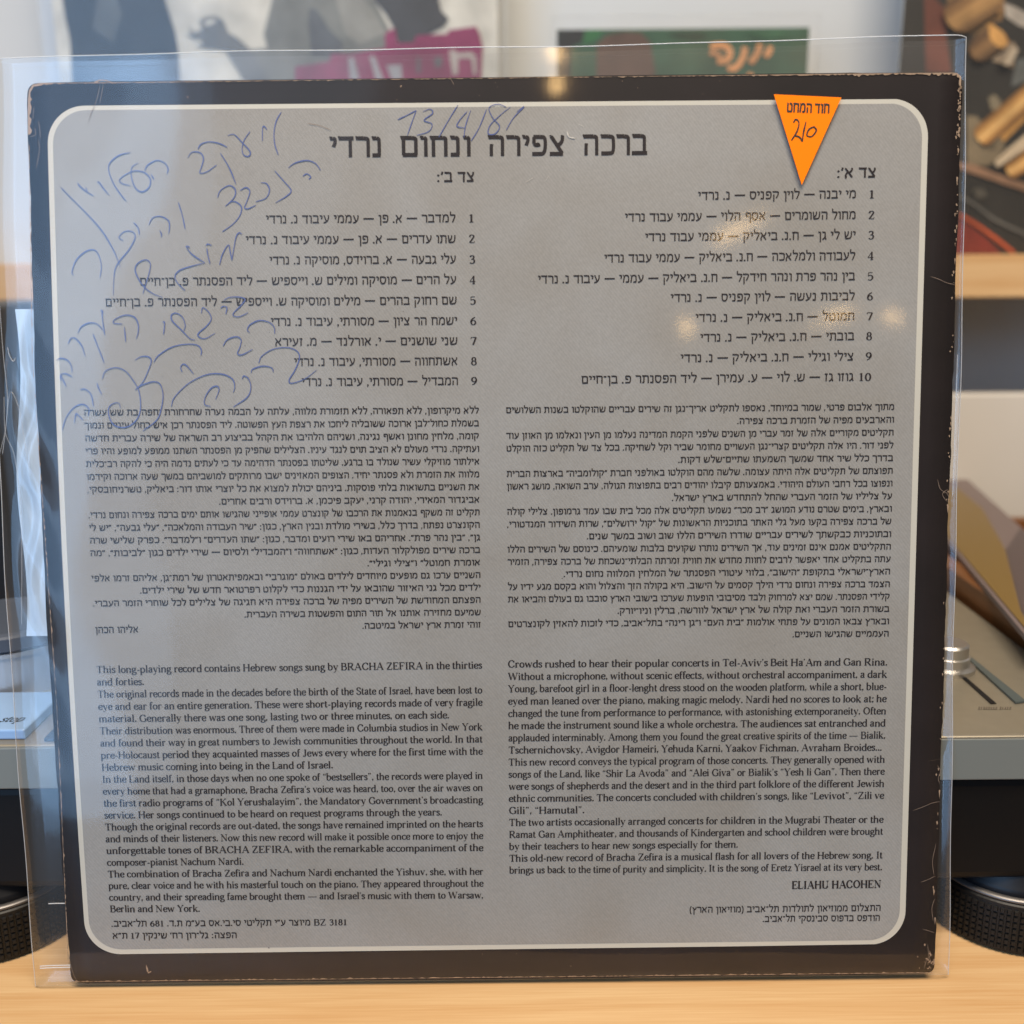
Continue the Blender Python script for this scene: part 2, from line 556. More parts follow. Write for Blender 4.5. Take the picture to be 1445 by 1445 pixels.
z4 = lambda pts: [(60 + x / 4.014, y / 4.014) for x, y in pts]
z3 = lambda pts: [(360 + x / 3.803, y / 3.803) for x, y in pts]
shapes = [
    ('printed_photo', (46, 50, 55), [(87, -600), (88, 0), (93, 30), (99, 56), (102, 420), (254, 420), (254, 112), (252, 75), (248, 48), (240, 22), (233, 0), (225, -600)], 'poly'),
    ('printed_photo', (80, 84, 86), [(150, -40), (172, 20), (160, 60), (130, 40), (140, -20)], 'poly'),
    ('printed_photo', (112, 114, 110), [(384, 0), (372, 48), (377, 68), (336, 72), (345, 96), (352, 118), (352, 420), (500, 420), (546, 68), (549, 40), (528, 0), (520, -500), (400, -500)], 'poly'),
    ('printed_photo', (84, 88, 92), z3([(290, 40), (330, 50), (400, 160), (475, 230), (440, 330), (300, 300), (285, 120)]), 'poly'),
    ('printed_photo', (132, 132, 126), z3([(420, -60), (560, -20), (640, 60), (700, 180), (560, 240), (480, 180)]), 'poly'),
    ('printed_photo', (60, 62, 66), z3([(640, -400), (960, -400), (985, 0), (1000, 60), (1040, 100), (1015, 140), (880, 210), (850, 232), (770, 232), (745, 150), (700, 70), (640, 0)]), 'poly'),
    ('printed_hand', (104, 106, 106), z4([(805, 195), (850, 215), (880, 265), (1030, 285), (1105, 400), (1140, 460), (1290, 460), (1190, 290), (1100, 210), (1050, 185), (1040, 150), (1020, 110), (975, 88), (930, 95), (885, 120), (905, 150), (890, 178), (855, 182), (822, 130), (838, 178), (846, 198)]), 'poly'),
    ('printed_hand', (196, 194, 184), z4([(912, 130), (935, 115), (975, 108), (982, 122), (950, 140), (920, 145)]), 'poly'),
    ('printed_hand', (196, 194, 184), z4([(862, 232), (885, 228), (904, 242), (896, 254), (872, 252)]), 'poly'),
    ('printed_lettering', (128, 44, 84), z3([(695, 190), (715, 165), (750, 150), (765, 230), (850, 230), (865, 190), (1030, 182), (1040, 162), (1120, 150), (1185, 142), (1205, 180), (1222, 250), (1212, 470), (215, 470), (215, 358), (400, 330), (410, 290), (505, 290), (700, 258)]), 'poly'),
    ('printed_lettering', (166, 158, 152), z3([(1040, 270), (1075, 268), (1080, 285), (1165, 280), (1185, 310), (1190, 400), (1172, 400), (1160, 312), (1090, 312), (1088, 400), (1060, 400)]), 'poly'),
    ('printed_lettering', (90, 92, 98), z3([(960, 310), (1000, 300), (1004, 350), (968, 368)]), 'poly'),
    ('printed_lettering', (90, 92, 98), z3([(868, 308), (884, 308), (890, 385), (868, 395)]), 'poly'),
    ('printed_lettering', (150, 150, 155), z3([(705, 350), (785, 345), (790, 430), (735, 430)]), 'poly'),
    ('printed_lettering', (150, 150, 155), z3([(612, 300), (640, 300), (690, 430), (650, 430)]), 'poly'),
    ('printed_lettering', (150, 150, 155), z3([(498, 310), (530, 308), (560, 430), (510, 430)]), 'poly'),
]
shelf_record('shelf_record', 'record with a black and grey photograph and magenta lettering, leftmost on the shelf', 79, 703, 60, 0.312, 0.31, (192, 189, 178), shapes, 0.0055)

z7 = lambda pts: [(740 + x / 3.284, y / 3.284) for x, y in pts]
shapes = [
    ('printed_shape', (30, 34, 36), [(786, 40), (825, 40), (822, 58), (806, 66), (804, 420), (786, 420)], 'poly'),
    ('printed_shape', (40, 102, 58), [(826, 41), (850, 41), (846, 52), (834, 60), (822, 62)], 'poly'),
    ('printed_shape', (86, 66, 56), [(842, 62), (856, 50), (880, 45), (905, 46), (918, 60), (925, 100), (915, 200), (840, 200)], 'poly'),
    ('printed_shape', (30, 60, 46), [(940, 48), (980, 44), (1000, 52), (975, 58)], 'poly'),
    ('printed_shape', (52, 92, 66), [(1050, 44), (1100, 42), (1120, 50), (1080, 56)], 'poly'),
    ('printed_lettering', (214, 150, 96), z7([(862, 218), (890, 212), (925, 212), (950, 232), (950, 262), (930, 280), (892, 284)]), 4.6),
    ('printed_lettering', (214, 150, 96), z7([(858, 248), (880, 246), (902, 256), (908, 266)]), 3.2),
    ('printed_lettering', (214, 150, 96), z7([(1022, 218), (1016, 258), (992, 300), (962, 324)]), 4.2),
    ('printed_lettering', (214, 150, 96), z7([(944, 306), (962, 326)]), 3.6),
    ('printed_lettering', (214, 150, 96), z7([(1090, 202), (1086, 232), (1066, 268), (1046, 292)]), 4.2),
    ('printed_lettering', (214, 150, 96), z7([(1140, 214), (1134, 240), (1116, 262)]), 4.2),
    ('printed_lettering', (214, 150, 96), z7([(1040, 338), (1052, 360), (1044, 390)]), 3.6),
]
tzg = on_plane([(960, 40)], 1, YR)[0][2] - zt
shelf_record('shelf_single', 'small dark green record with handwritten orange lettering, standing on the shelf', 786, 1142, 50, tzg, 0.18, (46, 82, 62), shapes, 0.004)

z8 = lambda pts: [(1240 + x / 3.907, y / 3.907) for x, y in pts]
def stub(a, b, wd, cols, tip=None):
    """a rolled cigarette stub as the cover prints it: bands along its length, a round end"""
    a, b = np.array(a, float), np.array(b, float)
    d = (b - a) / np.linalg.norm(b - a)
    n_ = np.array([-d[1], d[0]])
    out = []
    m_ = len(cols)
    for i_, c_ in enumerate(cols):
        o0, o1 = wd * (i_ / m_ - 0.5), wd * ((i_ + 1) / m_ - 0.5)
        e = lambda o: d * (-0.32 * wd * math.sqrt(max(0, 1 - (2 * o / wd) ** 2)))
        om = (o0 + o1) / 2
        out.append(('printed_stub', c_, z8([tuple(a + n_ * o0 + e(o0)), tuple(a + n_ * om + e(om)), tuple(a + n_ * o1 + e(o1)), tuple(b + n_ * o1), tuple(b + n_ * o0)]), 'poly'))
    if tip:
        out.append(('printed_stub', tip, z8([tuple(b + n_ * wd * 0.5 * math.cos(t_) + d * wd * 0.30 * math.sin(t_)) for t_ in np.linspace(0, 2 * math.pi, 15)[:-1]]), 'poly'))
    return out


TAN, BRN, DRK, ASH = (198, 146, 78), (118, 88, 54), (40, 38, 34), (122, 108, 84)
shapes = [
    ('printed_shape', (104, 56, 42), z8([(250, -60), (300, -20), (380, 60), (370, 180), (400, 400), (260, 400), (255, 190)]), 'poly'),
    ('printed_shape', (142, 106, 62), z8([(380, -300), (700, -300), (690, 60), (680, 110), (600, 130), (520, 190), (420, 160), (380, 60)]), 'poly'),
    ('printed_shape', (176, 166, 152), z8([(690, 15), (760, 40), (830, 80), (830, 160), (770, 140), (700, 90)]), 'poly'),
    ('printed_shape', BRN, z8([(505, 330), (512, 220), (592, 130), (650, 180), (700, 262), (600, 330), (545, 326)]), 'poly'),
    ('printed_shape', (196, 144, 78), z8([(590, 132), (620, 128), (690, 180), (718, 228), (702, 264), (640, 200)]), 'poly'),
    ('printed_shape', (168, 146, 118), z8([(716, 236), (750, 236), (760, 270), (740, 375), (690, 352), (618, 332), (690, 280)]), 'poly'),
    ('printed_shape', (96, 98, 94), z8([(765, 325), (830, 320), (830, 440), (730, 480), (745, 400)]), 'poly'),
    ('printed_shape', TAN, z8([(578, 702), (700, 585), (830, 470), (830, 640), (690, 782), (650, 730)]), 'poly'),
    ('printed_shape', ASH, z8([(485, 640), (540, 640), (590, 700), (650, 730), (700, 800), (655, 880), (600, 915), (485, 905)]), 'poly'),
    ('printed_shape', (92, 80, 60), z8([(560, 700), (640, 740), (640, 830), (560, 820)]), 'poly'),
    ('printed_shape', (132, 120, 96), z8([(604, 540), (640, 520), (675, 560), (668, 615), (620, 606)]), 'poly'),
    ('printed_shape', (208, 188, 156), z8([(638, 892), (720, 815), (830, 725), (830, 785), (690, 905)]), 'poly'),
    ('printed_shape', TAN, z8([(708, 900), (830, 800), (830, 940), (752, 966)]), 'poly'),
    ('printed_shape', (146, 112, 86), z8([(400, 890), (520, 905), (660, 960), (830, 1020), (830, 1060), (720, 1025), (400, 915)]), 'poly'),
    ('printed_shape', (84, 80, 70), z8([(520, 1040), (575, 1036), (602, 1080), (540, 1100)]), 'poly'),
    ('printed_line', (98, 96, 90), z8([(430, 1080), (520, 1120), (640, 1210), (830, 1300)]), 2.0),
    ('printed_shape', (120, 42, 30), z8([(440, 1200), (500, 1240), (600, 1320), (680, 1402), (400, 1402)]), 'poly'),
    ('printed_line', (190, 84, 44), z8([(440, 1180), (520, 1225), (640, 1310), (750, 1398)]), 2.4),
]
tans = [(138, 98, 52), (176, 128, 70), (212, 164, 96), (226, 182, 116), (196, 146, 82), (150, 106, 58)]
shapes += stub((575, 745), (860, 500), 118, tans)
shapes += stub((735, 935), (900, 835), 96, tans)
shapes += stub((545, 280), (655, 205), 128, [(84, 60, 38), (112, 82, 50), (134, 100, 62), (120, 90, 56), (92, 68, 44)], (204, 152, 84))
shapes += stub((430, 90), (640, -40), 190, [(104, 74, 44), (134, 98, 58), (168, 128, 78), (158, 120, 72), (122, 90, 54)])
shapes += stub((655, 905), (860, 765), 34, [(170, 150, 122), (216, 198, 168), (190, 168, 138)])
shapes += stub((700, 335), (742, 255), 70, [(128, 112, 92), (172, 154, 128), (188, 172, 148)])
shelf_record('shelf_record', 'dark record printed with a heap of cigarette stubs, rightmost on the shelf', 1262, None, 200, 0.31, 0.312, DRK, shapes, 0.0045)

# ------------------------------------------------------------------ letter shapes
# every letter: advance | strokes.  L straight, S curve, T thin straight, E ellipse arc, D dot
LAT = {
'a': '42|S 8 36 12 43 20 45.5 27 43 30 36 30 8 33 3 40 3|S 30 27 18 25 9 19 8 10 13 2 21 2 27 6 30 11',
'b': '49|L 10 70 10 2|L 3 69 10 69|S 10 36 17 43 26 45 37 38 42 23 37 8 26 1 17 2 10 8',
'c': '40|S 35 36 31 43 23 45 11 39 6 23 11 8 23 1 31 3 37 10|D 32 38 4',
'd': '49|L 38 70 38 2|L 31 69 38 69|L 38 1.5 46 1.5|S 38 37 31 44 22 45 11 38 6 23 11 8 22 1 31 3 38 10',
'e': '41|L 8 25 36 25|S 36 25 35 37 29 44 21 45 11 39 6 23 11 8 22 1 31 3 37 11',
'f': '28|L 12 2 12 55|S 12 55 14 65 20 69 28 67|L 3 44 25 44|L 4 1.5 22 1.5|D 27 65 4',
'g': '43|E 19 31 12.5 13.5 0 360|S 28 42 34 45 41 45|S 11 20 7 14 11 8 24 5 36 2 38 -8 31 -17 18 -20 7 -16 6 -7 13 0',
'h': '51|L 10 70 10 2|L 3 69 10 69|L 3 1.5 18 1.5|S 10 34 17 42 27 45 36 41 39 31 39 2|L 31 1.5 47 1.5',
'i': '24|L 12 44 12 2|L 4 44 12 44|L 4 1.5 20 1.5|D 11 62 6.5',
'j': '22|L 13 44 13 -8|S 13 -8 11 -18 3 -19|L 5 44 13 44|D 12 62 6.5',
'k': '49|L 10 70 10 2|L 3 69 10 69|L 3 1.5 18 1.5|T 11 18 35 44|L 27 44 43 44|L 20 27 40 2|L 30 1.5 48 1.5',
'l': '24|L 12 70 12 2|L 4 69 12 69|L 4 1.5 20 1.5',
'm': '75|L 10 44 10 2|L 3 44 10 44|L 3 1.5 17 1.5|S 10 34 17 42 26 45 34 41 37 31 37 2|L 30 1.5 44 1.5|S 37 34 45 42 53 45 61 41 64 31 64 2|L 56 1.5 72 1.5',
'n': '51|L 10 44 10 2|L 3 44 10 44|L 3 1.5 18 1.5|S 10 34 17 42 27 45 36 41 39 31 39 2|L 31 1.5 47 1.5',
'o': '46|E 23 23 16.5 21.5 0 360',
'p': '49|L 10 44 10 -21|L 3 44 10 44|L 3 -21 18 -21|S 10 36 18 44 27 45 37 38 42 23 37 8 27 1 17 3 10 10',
'q': '49|L 38 44 38 -21|L 31 -21 46 -21|S 38 37 31 44 22 45 11 38 6 23 11 8 22 1 31 3 38 10',
'r': '36|L 10 44 10 2|L 3 44 10 44|L 3 1.5 19 1.5|S 10 33 16 42 23 45 31 43|D 30 40 4.5',
's': '35|S 28 35 25 43 17 45 9 41 8 33 15 27 23 22 28 16 27 6 19 1 12 2 6 10|T 29 44 29 35|T 6 10 6 1',
't': '29|L 12 58 12 10|S 12 10 14 3 20 1.5 27 6|L 3 44 25 44',
'u': '50|L 10 44 10 14|L 3 44 10 44|S 10 14 13 4 21 1 30 4 38 12|L 38 44 38 2|L 31 44 38 44|L 38 1.5 46 1.5',
'v': '46|L 8 44 24 1|T 24 1 38 44|L 2 44 18 44|L 31 44 45 44',
'w': '67|L 8 44 21 1|T 21 1 34 44|L 33 44 47 1|T 47 1 60 44|L 2 44 17 44|L 53 44 66 44',
'x': '46|L 8 44 38 2|T 38 44 8 2|L 2 44 17 44|L 30 44 44 44|L 2 1.5 15 1.5|L 29 1.5 45 1.5',
'y': '46|L 8 44 25 2|T 38 44 22 -10 15 -19 7 -19|L 2 44 18 44|L 31 44 45 44|D 8 -17 4',
'z': '40|L 6 44 34 44|L 33 44 8 2|L 6 1.5 35 1.5|T 6 44 5 33|T 35 1.5 36 13',
'A': '66|T 8 2 32 68|L 32 68 56 2|L 18 24 47 24|L 1 1.5 18 1.5|L 45 1.5 65 1.5',
'B': '58|L 13 67 13 2|L 4 66 13 66|L 4 1.5 13 1.5|S 13 66 33 66 43 59 43 45 35 37 13 36|S 13 36 37 36 49 28 49 12 38 2 13 1.5',
'C': '62|S 54 50 47 62 34 67 17 59 8 34 17 9 34 1 48 7 56 18|T 54 66 54 48',
'D': '66|L 13 67 13 2|L 4 66 13 66|L 4 1.5 13 1.5|S 13 66 35 65 52 56 58 34 52 11 35 2 13 1.5',
'E': '56|L 13 67 13 2|L 4 66 49 66|L 4 1.5 51 1.5|L 13 35 36 35|T 49 66 49 52|T 51 1 52 17|T 36 43 36 27',
'F': '54|L 13 67 13 2|L 4 66 49 66|L 4 1.5 24 1.5|L 13 35 36 35|T 49 66 49 52|T 36 43 36 27',
'G': '66|S 54 50 47 62 34 67 17 59 8 34 17 9 34 1 47 4 56 10|L 56 30 56 4|L 45 30 64 30|T 54 66 54 48',
'H': '68|L 13 67 13 2|L 55 67 55 2|L 13 35 55 35|L 4 66 23 66|L 45 66 64 66|L 4 1.5 23 1.5|L 45 1.5 64 1.5',
'I': '32|L 16 67 16 2|L 6 66 26 66|L 6 1.5 26 1.5',
'J': '42|L 28 67 28 16|S 28 16 26 4 16 1 8 8|L 18 66 38 66',
'K': '66|L 13 67 13 2|T 13 28 50 66|L 26 42 54 2|L 4 66 23 66|L 41 66 60 66|L 4 1.5 23 1.5|L 44 1.5 66 1.5',
'L': '54|L 13 67 13 2|L 4 66 24 66|L 4 1.5 49 1.5|T 49 1 50 19',
'M': '80|T 12 66 12 2|L 12 67 38 4|T 38 4 64 67|L 66 67 66 2|L 3 66 14 66|L 64 66 76 66|L 3 1.5 21 1.5|L 56 1.5 76 1.5',
'N': '68|T 13 66 13 2|L 12 67 55 2|T 55 2 55 66|L 3 66 14 66|L 46 66 64 66|L 4 1.5 22 1.5',
'O': '68|E 34 34 25.5 32.5 0 360',
'P': '56|L 13 67 13 2|L 4 66 13 66|L 4 1.5 24 1.5|S 13 66 36 66 47 58 47 46 40 35 30 32 13 32',
'R': '64|L 13 67 13 2|L 4 66 13 66|L 4 1.5 24 1.5|S 13 66 36 66 47 58 47 46 40 36 30 33 13 33|L 29 33 53 3|L 48 1.5 63 1.5',
'S': '50|S 41 52 36 63 24 67 12 62 9 51 16 41 30 34 41 26 42 12 34 2 22 1 9 8 7 17|T 41 66 41 50|T 7 18 7 2',
'T': '60|L 30 67 30 2|L 5 66 55 66|L 19 1.5 41 1.5|T 5 66 5 51|T 55 66 55 51',
'U': '66|L 13 67 13 22|S 13 22 17 6 34 1 48 7 52 22|T 52 22 52 66|L 4 66 23 66|L 43 66 62 66',
'V': '64|L 9 67 33 1|T 33 1 55 67|L 1 66 19 66|L 45 66 63 66',
'W': '90|L 9 67 28 1|T 28 1 45 66|L 44 67 63 1|T 63 1 81 67|L 1 66 19 66|L 71 66 89 66',
'Y': '62|L 9 67 31 32|T 31 32 53 67|L 31 33 31 2|L 1 66 19 66|L 43 66 61 66|L 21 1.5 41 1.5',
'Z': '58|L 8 66 49 66|L 48 66 9 2|L 7 1.5 51 1.5|T 8 66 7 51|T 51 1 52 17',
'1': '38|L 19 62 19 2|L 8 1.5 30 1.5|T 9 55 19 63',
'2': '44|S 9 48 12 60 22 64 33 59 34 48 26 32 8 4|L 7 3 37 3|T 37 2 39 15',
'3': '44|S 9 54 19 64 31 60 33 48 27 38 17 35|S 17 35 31 33 37 21 32 6 20 1 8 8',
'4': '46|L 31 64 31 2|T 31 64 5 20|L 5 19 42 19|L 22 1.5 40 1.5',
'5': '44|L 11 62 36 62|T 11 63 9 36|S 9 36 22 41 33 35 37 22 31 7 19 1 8 7',
'6': '46|S 36 61 22 52 11 36 9 18 17 3 28 2 38 12 37 27 27 37 16 34 9 22',
'7': '42|L 7 62 37 62|T 7 63 6 50|L 37 62 18 2',
'8': '46|E 23 48 11.5 15 0 360|E 23 18 14.5 16.5 0 360',
'9': '46|S 10 3 24 12 35 28 37 46 29 61 18 62 8 52 9 37 19 27 30 30 37 42',
'0': '46|E 23 32 14.5 30.5 0 360',
'.': '20|D 10 5 7.5', ',': '20|D 10 5 7.5|T 13 3 8 -9', ';': '20|D 10 5 7.5|T 13 3 8 -9|D 10 40 7', ':': '22|D 11 5 7.5|D 11 38 7.5',
'-': '30|L 5 23 25 23|L 5 20 25 20', '\u2014': '88|L 4 24 84 24', '\u2019': '19|D 9 62 6|T 12 62 7 50',
'\u201c': '36|D 12 55 6|T 9 56 14 67|D 26 55 6|T 23 56 28 67', '\u201d': '36|D 10 63 6|T 13 63 8 51|D 24 63 6|T 27 63 22 51',
}
HEB = {
'א': '84|L 13 94 70 6|S 68 98 68 82 60 66 48 54|T 62 98 74 94|S 19 4 15 22 20 38 31 56|L 10 5 24 5|T 8 98 18 90',
'ב': '80|L 12 91 46 91|S 46 91 60 87 63 74 63 10|L 5 9 76 9|T 9 101 15 82',
'ג': '58|L 12 91 28 91|S 28 91 38 86 40 70 40 36|S 40 44 34 24 20 8 8 0|S 40 42 43 20 50 0|T 9 101 15 82',
'ד': '76|L 8 91 72 91|L 57 91 57 0|T 6 102 11 82',
'ה': '82|L 10 91 54 91|S 54 91 67 86 69 70 69 0|S 22 58 20 40 20 0|T 7 101 13 82',
'ו': '40|L 9 91 20 91|S 20 91 28 86 29 72 29 0|T 7 100 13 82',
'ז': '46|S 8 96 18 89 38 91|L 24 88 22 0',
'ח': '84|L 10 91 58 91|S 58 91 70 86 71 70 71 0|L 20 90 20 0|T 7 101 13 82',
'ט': '82|L 17 92 17 26|S 17 26 20 10 32 9 52 9 66 12 70 28 70 66 64 86 50 91 42 82|T 7 100 20 92',
'י': '38|L 8 91 18 91|S 18 91 28 86 28 70 21 50|T 6 101 12 82',
'כ': '74|L 10 91 40 91|S 40 91 60 86 64 66 64 32 58 13 40 9|L 40 9 8 9|T 7 101 13 82',
'ך': '72|L 8 91 46 91|S 46 91 59 87 61 74 61 -32|T 6 101 11 82',
'ל': '70|L 12 132 12 91|L 11 91 46 91|S 46 91 60 86 58 66 46 34 34 0|T 7 134 16 126',
'מ': '86|L 24 84 13 2|S 20 66 30 86 48 92 66 84 72 64 72 9|L 72 9 40 9|T 7 102 26 74',
'ם': '82|L 10 91 52 91|S 52 91 67 86 69 72 69 9|L 74 9 14 9|L 18 9 18 90|T 7 101 13 82',
'נ': '54|L 12 91 26 91|S 26 91 36 86 38 72 38 9|L 44 9 8 9|T 8 101 14 82',
'ן': '40|L 9 91 20 91|S 20 91 28 86 29 72 29 -32|T 7 100 13 82',
'ס': '82|L 8 91 50 91|S 50 91 68 84 72 54 62 20 42 8 22 20 15 50 16 90',
'ע': '78|S 64 92 64 66 54 34 34 12 8 2|L 16 92 38 26|T 8 96 22 92|T 56 96 70 92',
'פ': '80|L 16 91 44 91|S 44 91 63 86 68 60 65 26 56 11 40 9|L 44 9 10 9|L 18 91 18 58|S 18 58 26 52 36 54 40 44',
'ף': '76|L 16 91 44 91|S 44 91 62 86 65 60 65 -32|L 18 91 18 58|S 18 58 26 52 36 54 40 44',
'צ': '80|L 15 92 62 12|S 64 92 62 72 52 56 40 52|L 66 9 8 9|T 7 97 21 92|T 57 97 71 92',
'ץ': '72|L 31 66 31 -32|L 12 92 33 62|S 62 92 58 72 48 58 33 52|T 6 97 19 92|T 55 97 69 92',
'ק': '82|L 8 91 52 91|S 52 91 68 84 66 58 54 30 46 12|L 19 58 19 -32|T 6 101 11 82',
'ר': '70|L 8 91 40 91|S 40 91 56 86 59 70 59 0|T 6 101 11 82',
'ש': '98|L 14 92 20 12|L 18 9 52 9|S 52 9 76 20 84 56 85 92|S 50 92 47 62 36 42 22 28|T 6 96 20 92|T 43 96 56 92|T 77 96 91 92',
'ת': '86|L 10 91 56 91|S 56 91 70 86 72 70 72 0|L 25 90 25 14|L 27 9 6 9|T 7 101 13 82',
'\u05be': '42|L 5 86 37 86', '\u05f3': '26|L 17 102 8 72', '\u05f4': '46|L 17 102 8 72|L 37 102 28 72',
'.': '30|D 14 9 11', ',': '30|D 14 9 10|T 19 6 9 -16|T 17 6 8 -14', ':': '36|D 16 10 10.5|D 16 66 10.5', '\u2014': '128|L 6 52 122 52',
'(': '38|S 28 112 15 80 12 45 16 5 28 -22', ')': '38|S 10 112 23 80 26 45 22 5 10 -22',
}
_g = {}


def glyph(ch, lib, pen, thin, seg):
    key = (ch, id(lib), pen, thin, seg)
    if key in _g:
        return _g[key]
    parts = lib[ch].split('|')
    adv = float(parts[0])
    V, F, lay = [], [], []
    for si, s in enumerate(parts[1:]):
        k, nums = s[0], [float(x) for x in s[1:].split()]
        if k == 'D':
            x, y, r = nums
            P = [(x + r * math.cos(a * math.pi / 4), y + r * math.sin(a * math.pi / 4)) for a in range(8)]
            n = len(V)
            V += P
            F.append(tuple(range(n, n + 8)))
            lay += [si] * 8
            continue
        if k == 'E':
            cx, cy, rx, ry, a0, a1 = nums
            P = np.array([(cx + rx * math.cos(math.radians(a)), cy + ry * math.sin(math.radians(a))) for a in np.linspace(a0, a1, 17)])
            d = np.array([(-rx * math.sin(math.radians(a)), ry * math.cos(math.radians(a))) for a in np.linspace(a0, a1, 17)])
        else:
            P = np.array(nums).reshape(-1, 2)
            if k == 'S':
                P = catmull(P, seg)
            d = np.gradient(P, axis=0) if len(P) > 2 else np.array([P[1] - P[0]] * 2)
        d = d / (np.linalg.norm(d, axis=1)[:, None] + 1e-9)
        nrm = np.stack([-d[:, 1], d[:, 0]], 1)
        a, b = pen if k != 'T' else (thin, thin)
        half = 0.5 * np.sqrt((a * nrm[:, 0]) ** 2 + (b * nrm[:, 1]) ** 2)
        A, B = P + nrm * half[:, None], P - nrm * half[:, None]
        n, kk = len(V), len(P)
        V += [tuple(q) for q in A] + [tuple(q) for q in B]
        F += [(n + i, n + i + kk, n + i + 1 + kk, n + i + 1) for i in range(kk - 1)]
        lay += [si] * (2 * kk)
    _g[key] = (adv, np.array(V), F, np.array(lay, float))
    return _g[key]


def visual(s):
    """right-to-left order, keeping Latin words and numbers left-to-right"""
    out, run = [], ''
    toks = []
    for ch in s:
        isl = ch.isdigit() or ('A' <= ch <= 'Z')
        if isl:
            run += ch
        else:
            if run:
                toks.append(run); run = ''
            toks.append(ch)
    if run:
        toks.append(run)
    for tk in reversed(toks):
        out.append({'(': ')', ')': '('}.get(tk, tk))
    return ''.join(out)


class Print:
    """lines of type laid on the face of the card"""
    def __init__(s, heb, size, bold=1.0, seg=3, h=0.00036, pen=None):
        s.heb, s.size, s.seg, s.h = heb, size, seg, h
        s.V, s.F, s.H = [], [], []
        s.n = 0
        s.pen_l = pen or (10.5 * bold, 4.6 * bold)
        s.pen_h = pen or (13.0 * bold, 17.0 * bold)
        s.squeeze = 1.0

    def get(s, ch):
        if s.heb and ch in HEB:
            return glyph(ch, HEB, s.pen_h, 7.0, s.seg), s.size / 100.0
        k = (s.size / 64.0) if s.heb else s.size / 68.0
        return glyph(ch, LAT, s.pen_l, 4.2, s.seg), k

    def line(s, text, a, b, justify=True, skew=0.0):
        """a, b: photo positions of the two ends of the base line"""
        q = UV([a, b], s.h)
        p0, p1 = q
        W = np.linalg.norm(p1 - p0)
        d = (p1 - p0) / W
        up = np.array([-d[1], d[0]])
        if s.heb:
            text = visual(text)
        G = 0.0
        nsp = 0
        for ch in text:
            if ch == ' ':
                nsp += 1
            else:
                (adv, *_), k = s.get(ch)
                G += adv * k
        sp0 = s.size * (0.46 if s.heb else 0.34)
        r = (W - nsp * sp0) / G
        r = min(max(r, 0.86), 1.27) if nsp else W / G
        sp = (W - r * G) / nsp if nsp else 0
        if nsp and sp < sp0 * 0.5:
            sp = sp0 * 0.5
            r = (W - nsp * sp) / G
        x = 0.0
        for ch in text:
            if ch == ' ':
                x += sp
                continue
            (adv, V, F, lay), k = s.get(ch)
            jx, jy = random.gauss(0, 0.00002), random.gauss(0, 0.00002)
            gx = V[:, 0] * k * r + x + jx + skew * V[:, 1] * k
            gy = V[:, 1] * k + jy
            s.V.append(p0 + gx[:, None] * d + gy[:, None] * up)
            s.H.append(s.h + lay * 0.000006)
            s.F += [tuple(i + s.n for i in f) for f in F]
            s.n += len(V)
            x += adv * k * r
        s.last = (r, sp / sp0)

    def build(s, name, m, parent):
        uv = np.vstack(s.V)
        return mesh(name, S(uv, np.concatenate(s.H)), s.F, m, parent)


def col_lines(lines, TLb, TRb, BLb, BRb, n, pr, ends, heb):
    """a justified column: base lines spread evenly between the first and the last"""
    c = UV([TLb, TRb, BLb, BRb], pr.h)
    for i, tx in enumerate(lines):
        f = i / (n - 1)
        l = c[0] + (c[2] - c[0]) * f
        r = c[1] + (c[3] - c[1]) * f
        if i in ends:
            e = UV([(ends[i], 0.5 * (TLb[1] + (BLb[1] - TLb[1]) * f + TRb[1] + (BRb[1] - TRb[1]) * f))], pr.h)[0]
            t_ = (e[0] - l[0]) / (r[0] - l[0])
            if heb:
                l = l + (r - l) * t_
            else:
                r = l + (r - l) * t_
        pr.line_uv(tx, l, r)


def _line_uv(s, text, p0, p1):
    global UV
    keep = UV
    UV = lambda px, h=0.0: np.array([p0, p1])
    s.line(text, None, None)
    UV = keep


Print.line_uv = _line_uv
# ------------------------------------------------------------------ the record sleeve itself
card = mat('black_card', (0.0115, 0.0074, 0.0078), 0.5, spec=0.2)
vary(card, (0.0115, 0.0074, 0.0078), 0.35, 30, bump=0.06)
paper_edge = mat('worn_card', srgb(156, 130, 106), 0.8)
cream = mat('cream_line', srgb(196, 190, 175), 0.55)
PCOL = (0.302, 0.289, 0.266)
panel = mat('grey_panel', PCOL, 0.55, spec=0.35)
_b = panel.node_tree.nodes['Principled BSDF']
tc = N(panel, 'ShaderNodeTexCoord')
nz = N(panel, 'ShaderNodeTexNoise', Scale=17.0, Detail=7.0, Distortion=0.4)
LK(panel, tc.outputs['Object'], nz.inputs['Vector'])
ra = N(panel, 'ShaderNodeValToRGB')
ra.color_ramp.elements[0].position, ra.color_ramp.elements[1].position = 0.32, 0.7
ra.color_ramp.elements[0].color = (PCOL[0] * .90, PCOL[1] * .865, PCOL[2] * .82, 1)
ra.color_ramp.elements[1].color = (PCOL[0] * 1.05, PCOL[1] * 1.06, PCOL[2] * 1.08, 1)
LK(panel, nz.outputs[0], ra.inputs[0])
mp = N(panel, 'ShaderNodeMapping')
mp.inputs['Rotation'].default_value = (0, R(38), 0)
LK(panel, tc.outputs['Object'], mp.inputs[0])
wv = N(panel, 'ShaderNodeTexWave', Scale=330.0, Distortion=2.5)
wv.inputs['Detail Scale'].default_value = 3.0
LK(panel, mp.outputs[0], wv.inputs['Vector'])
n3 = N(panel, 'ShaderNodeTexNoise', Scale=900.0, Detail=2.0)
LK(panel, tc.outputs['Object'], n3.inputs['Vector'])
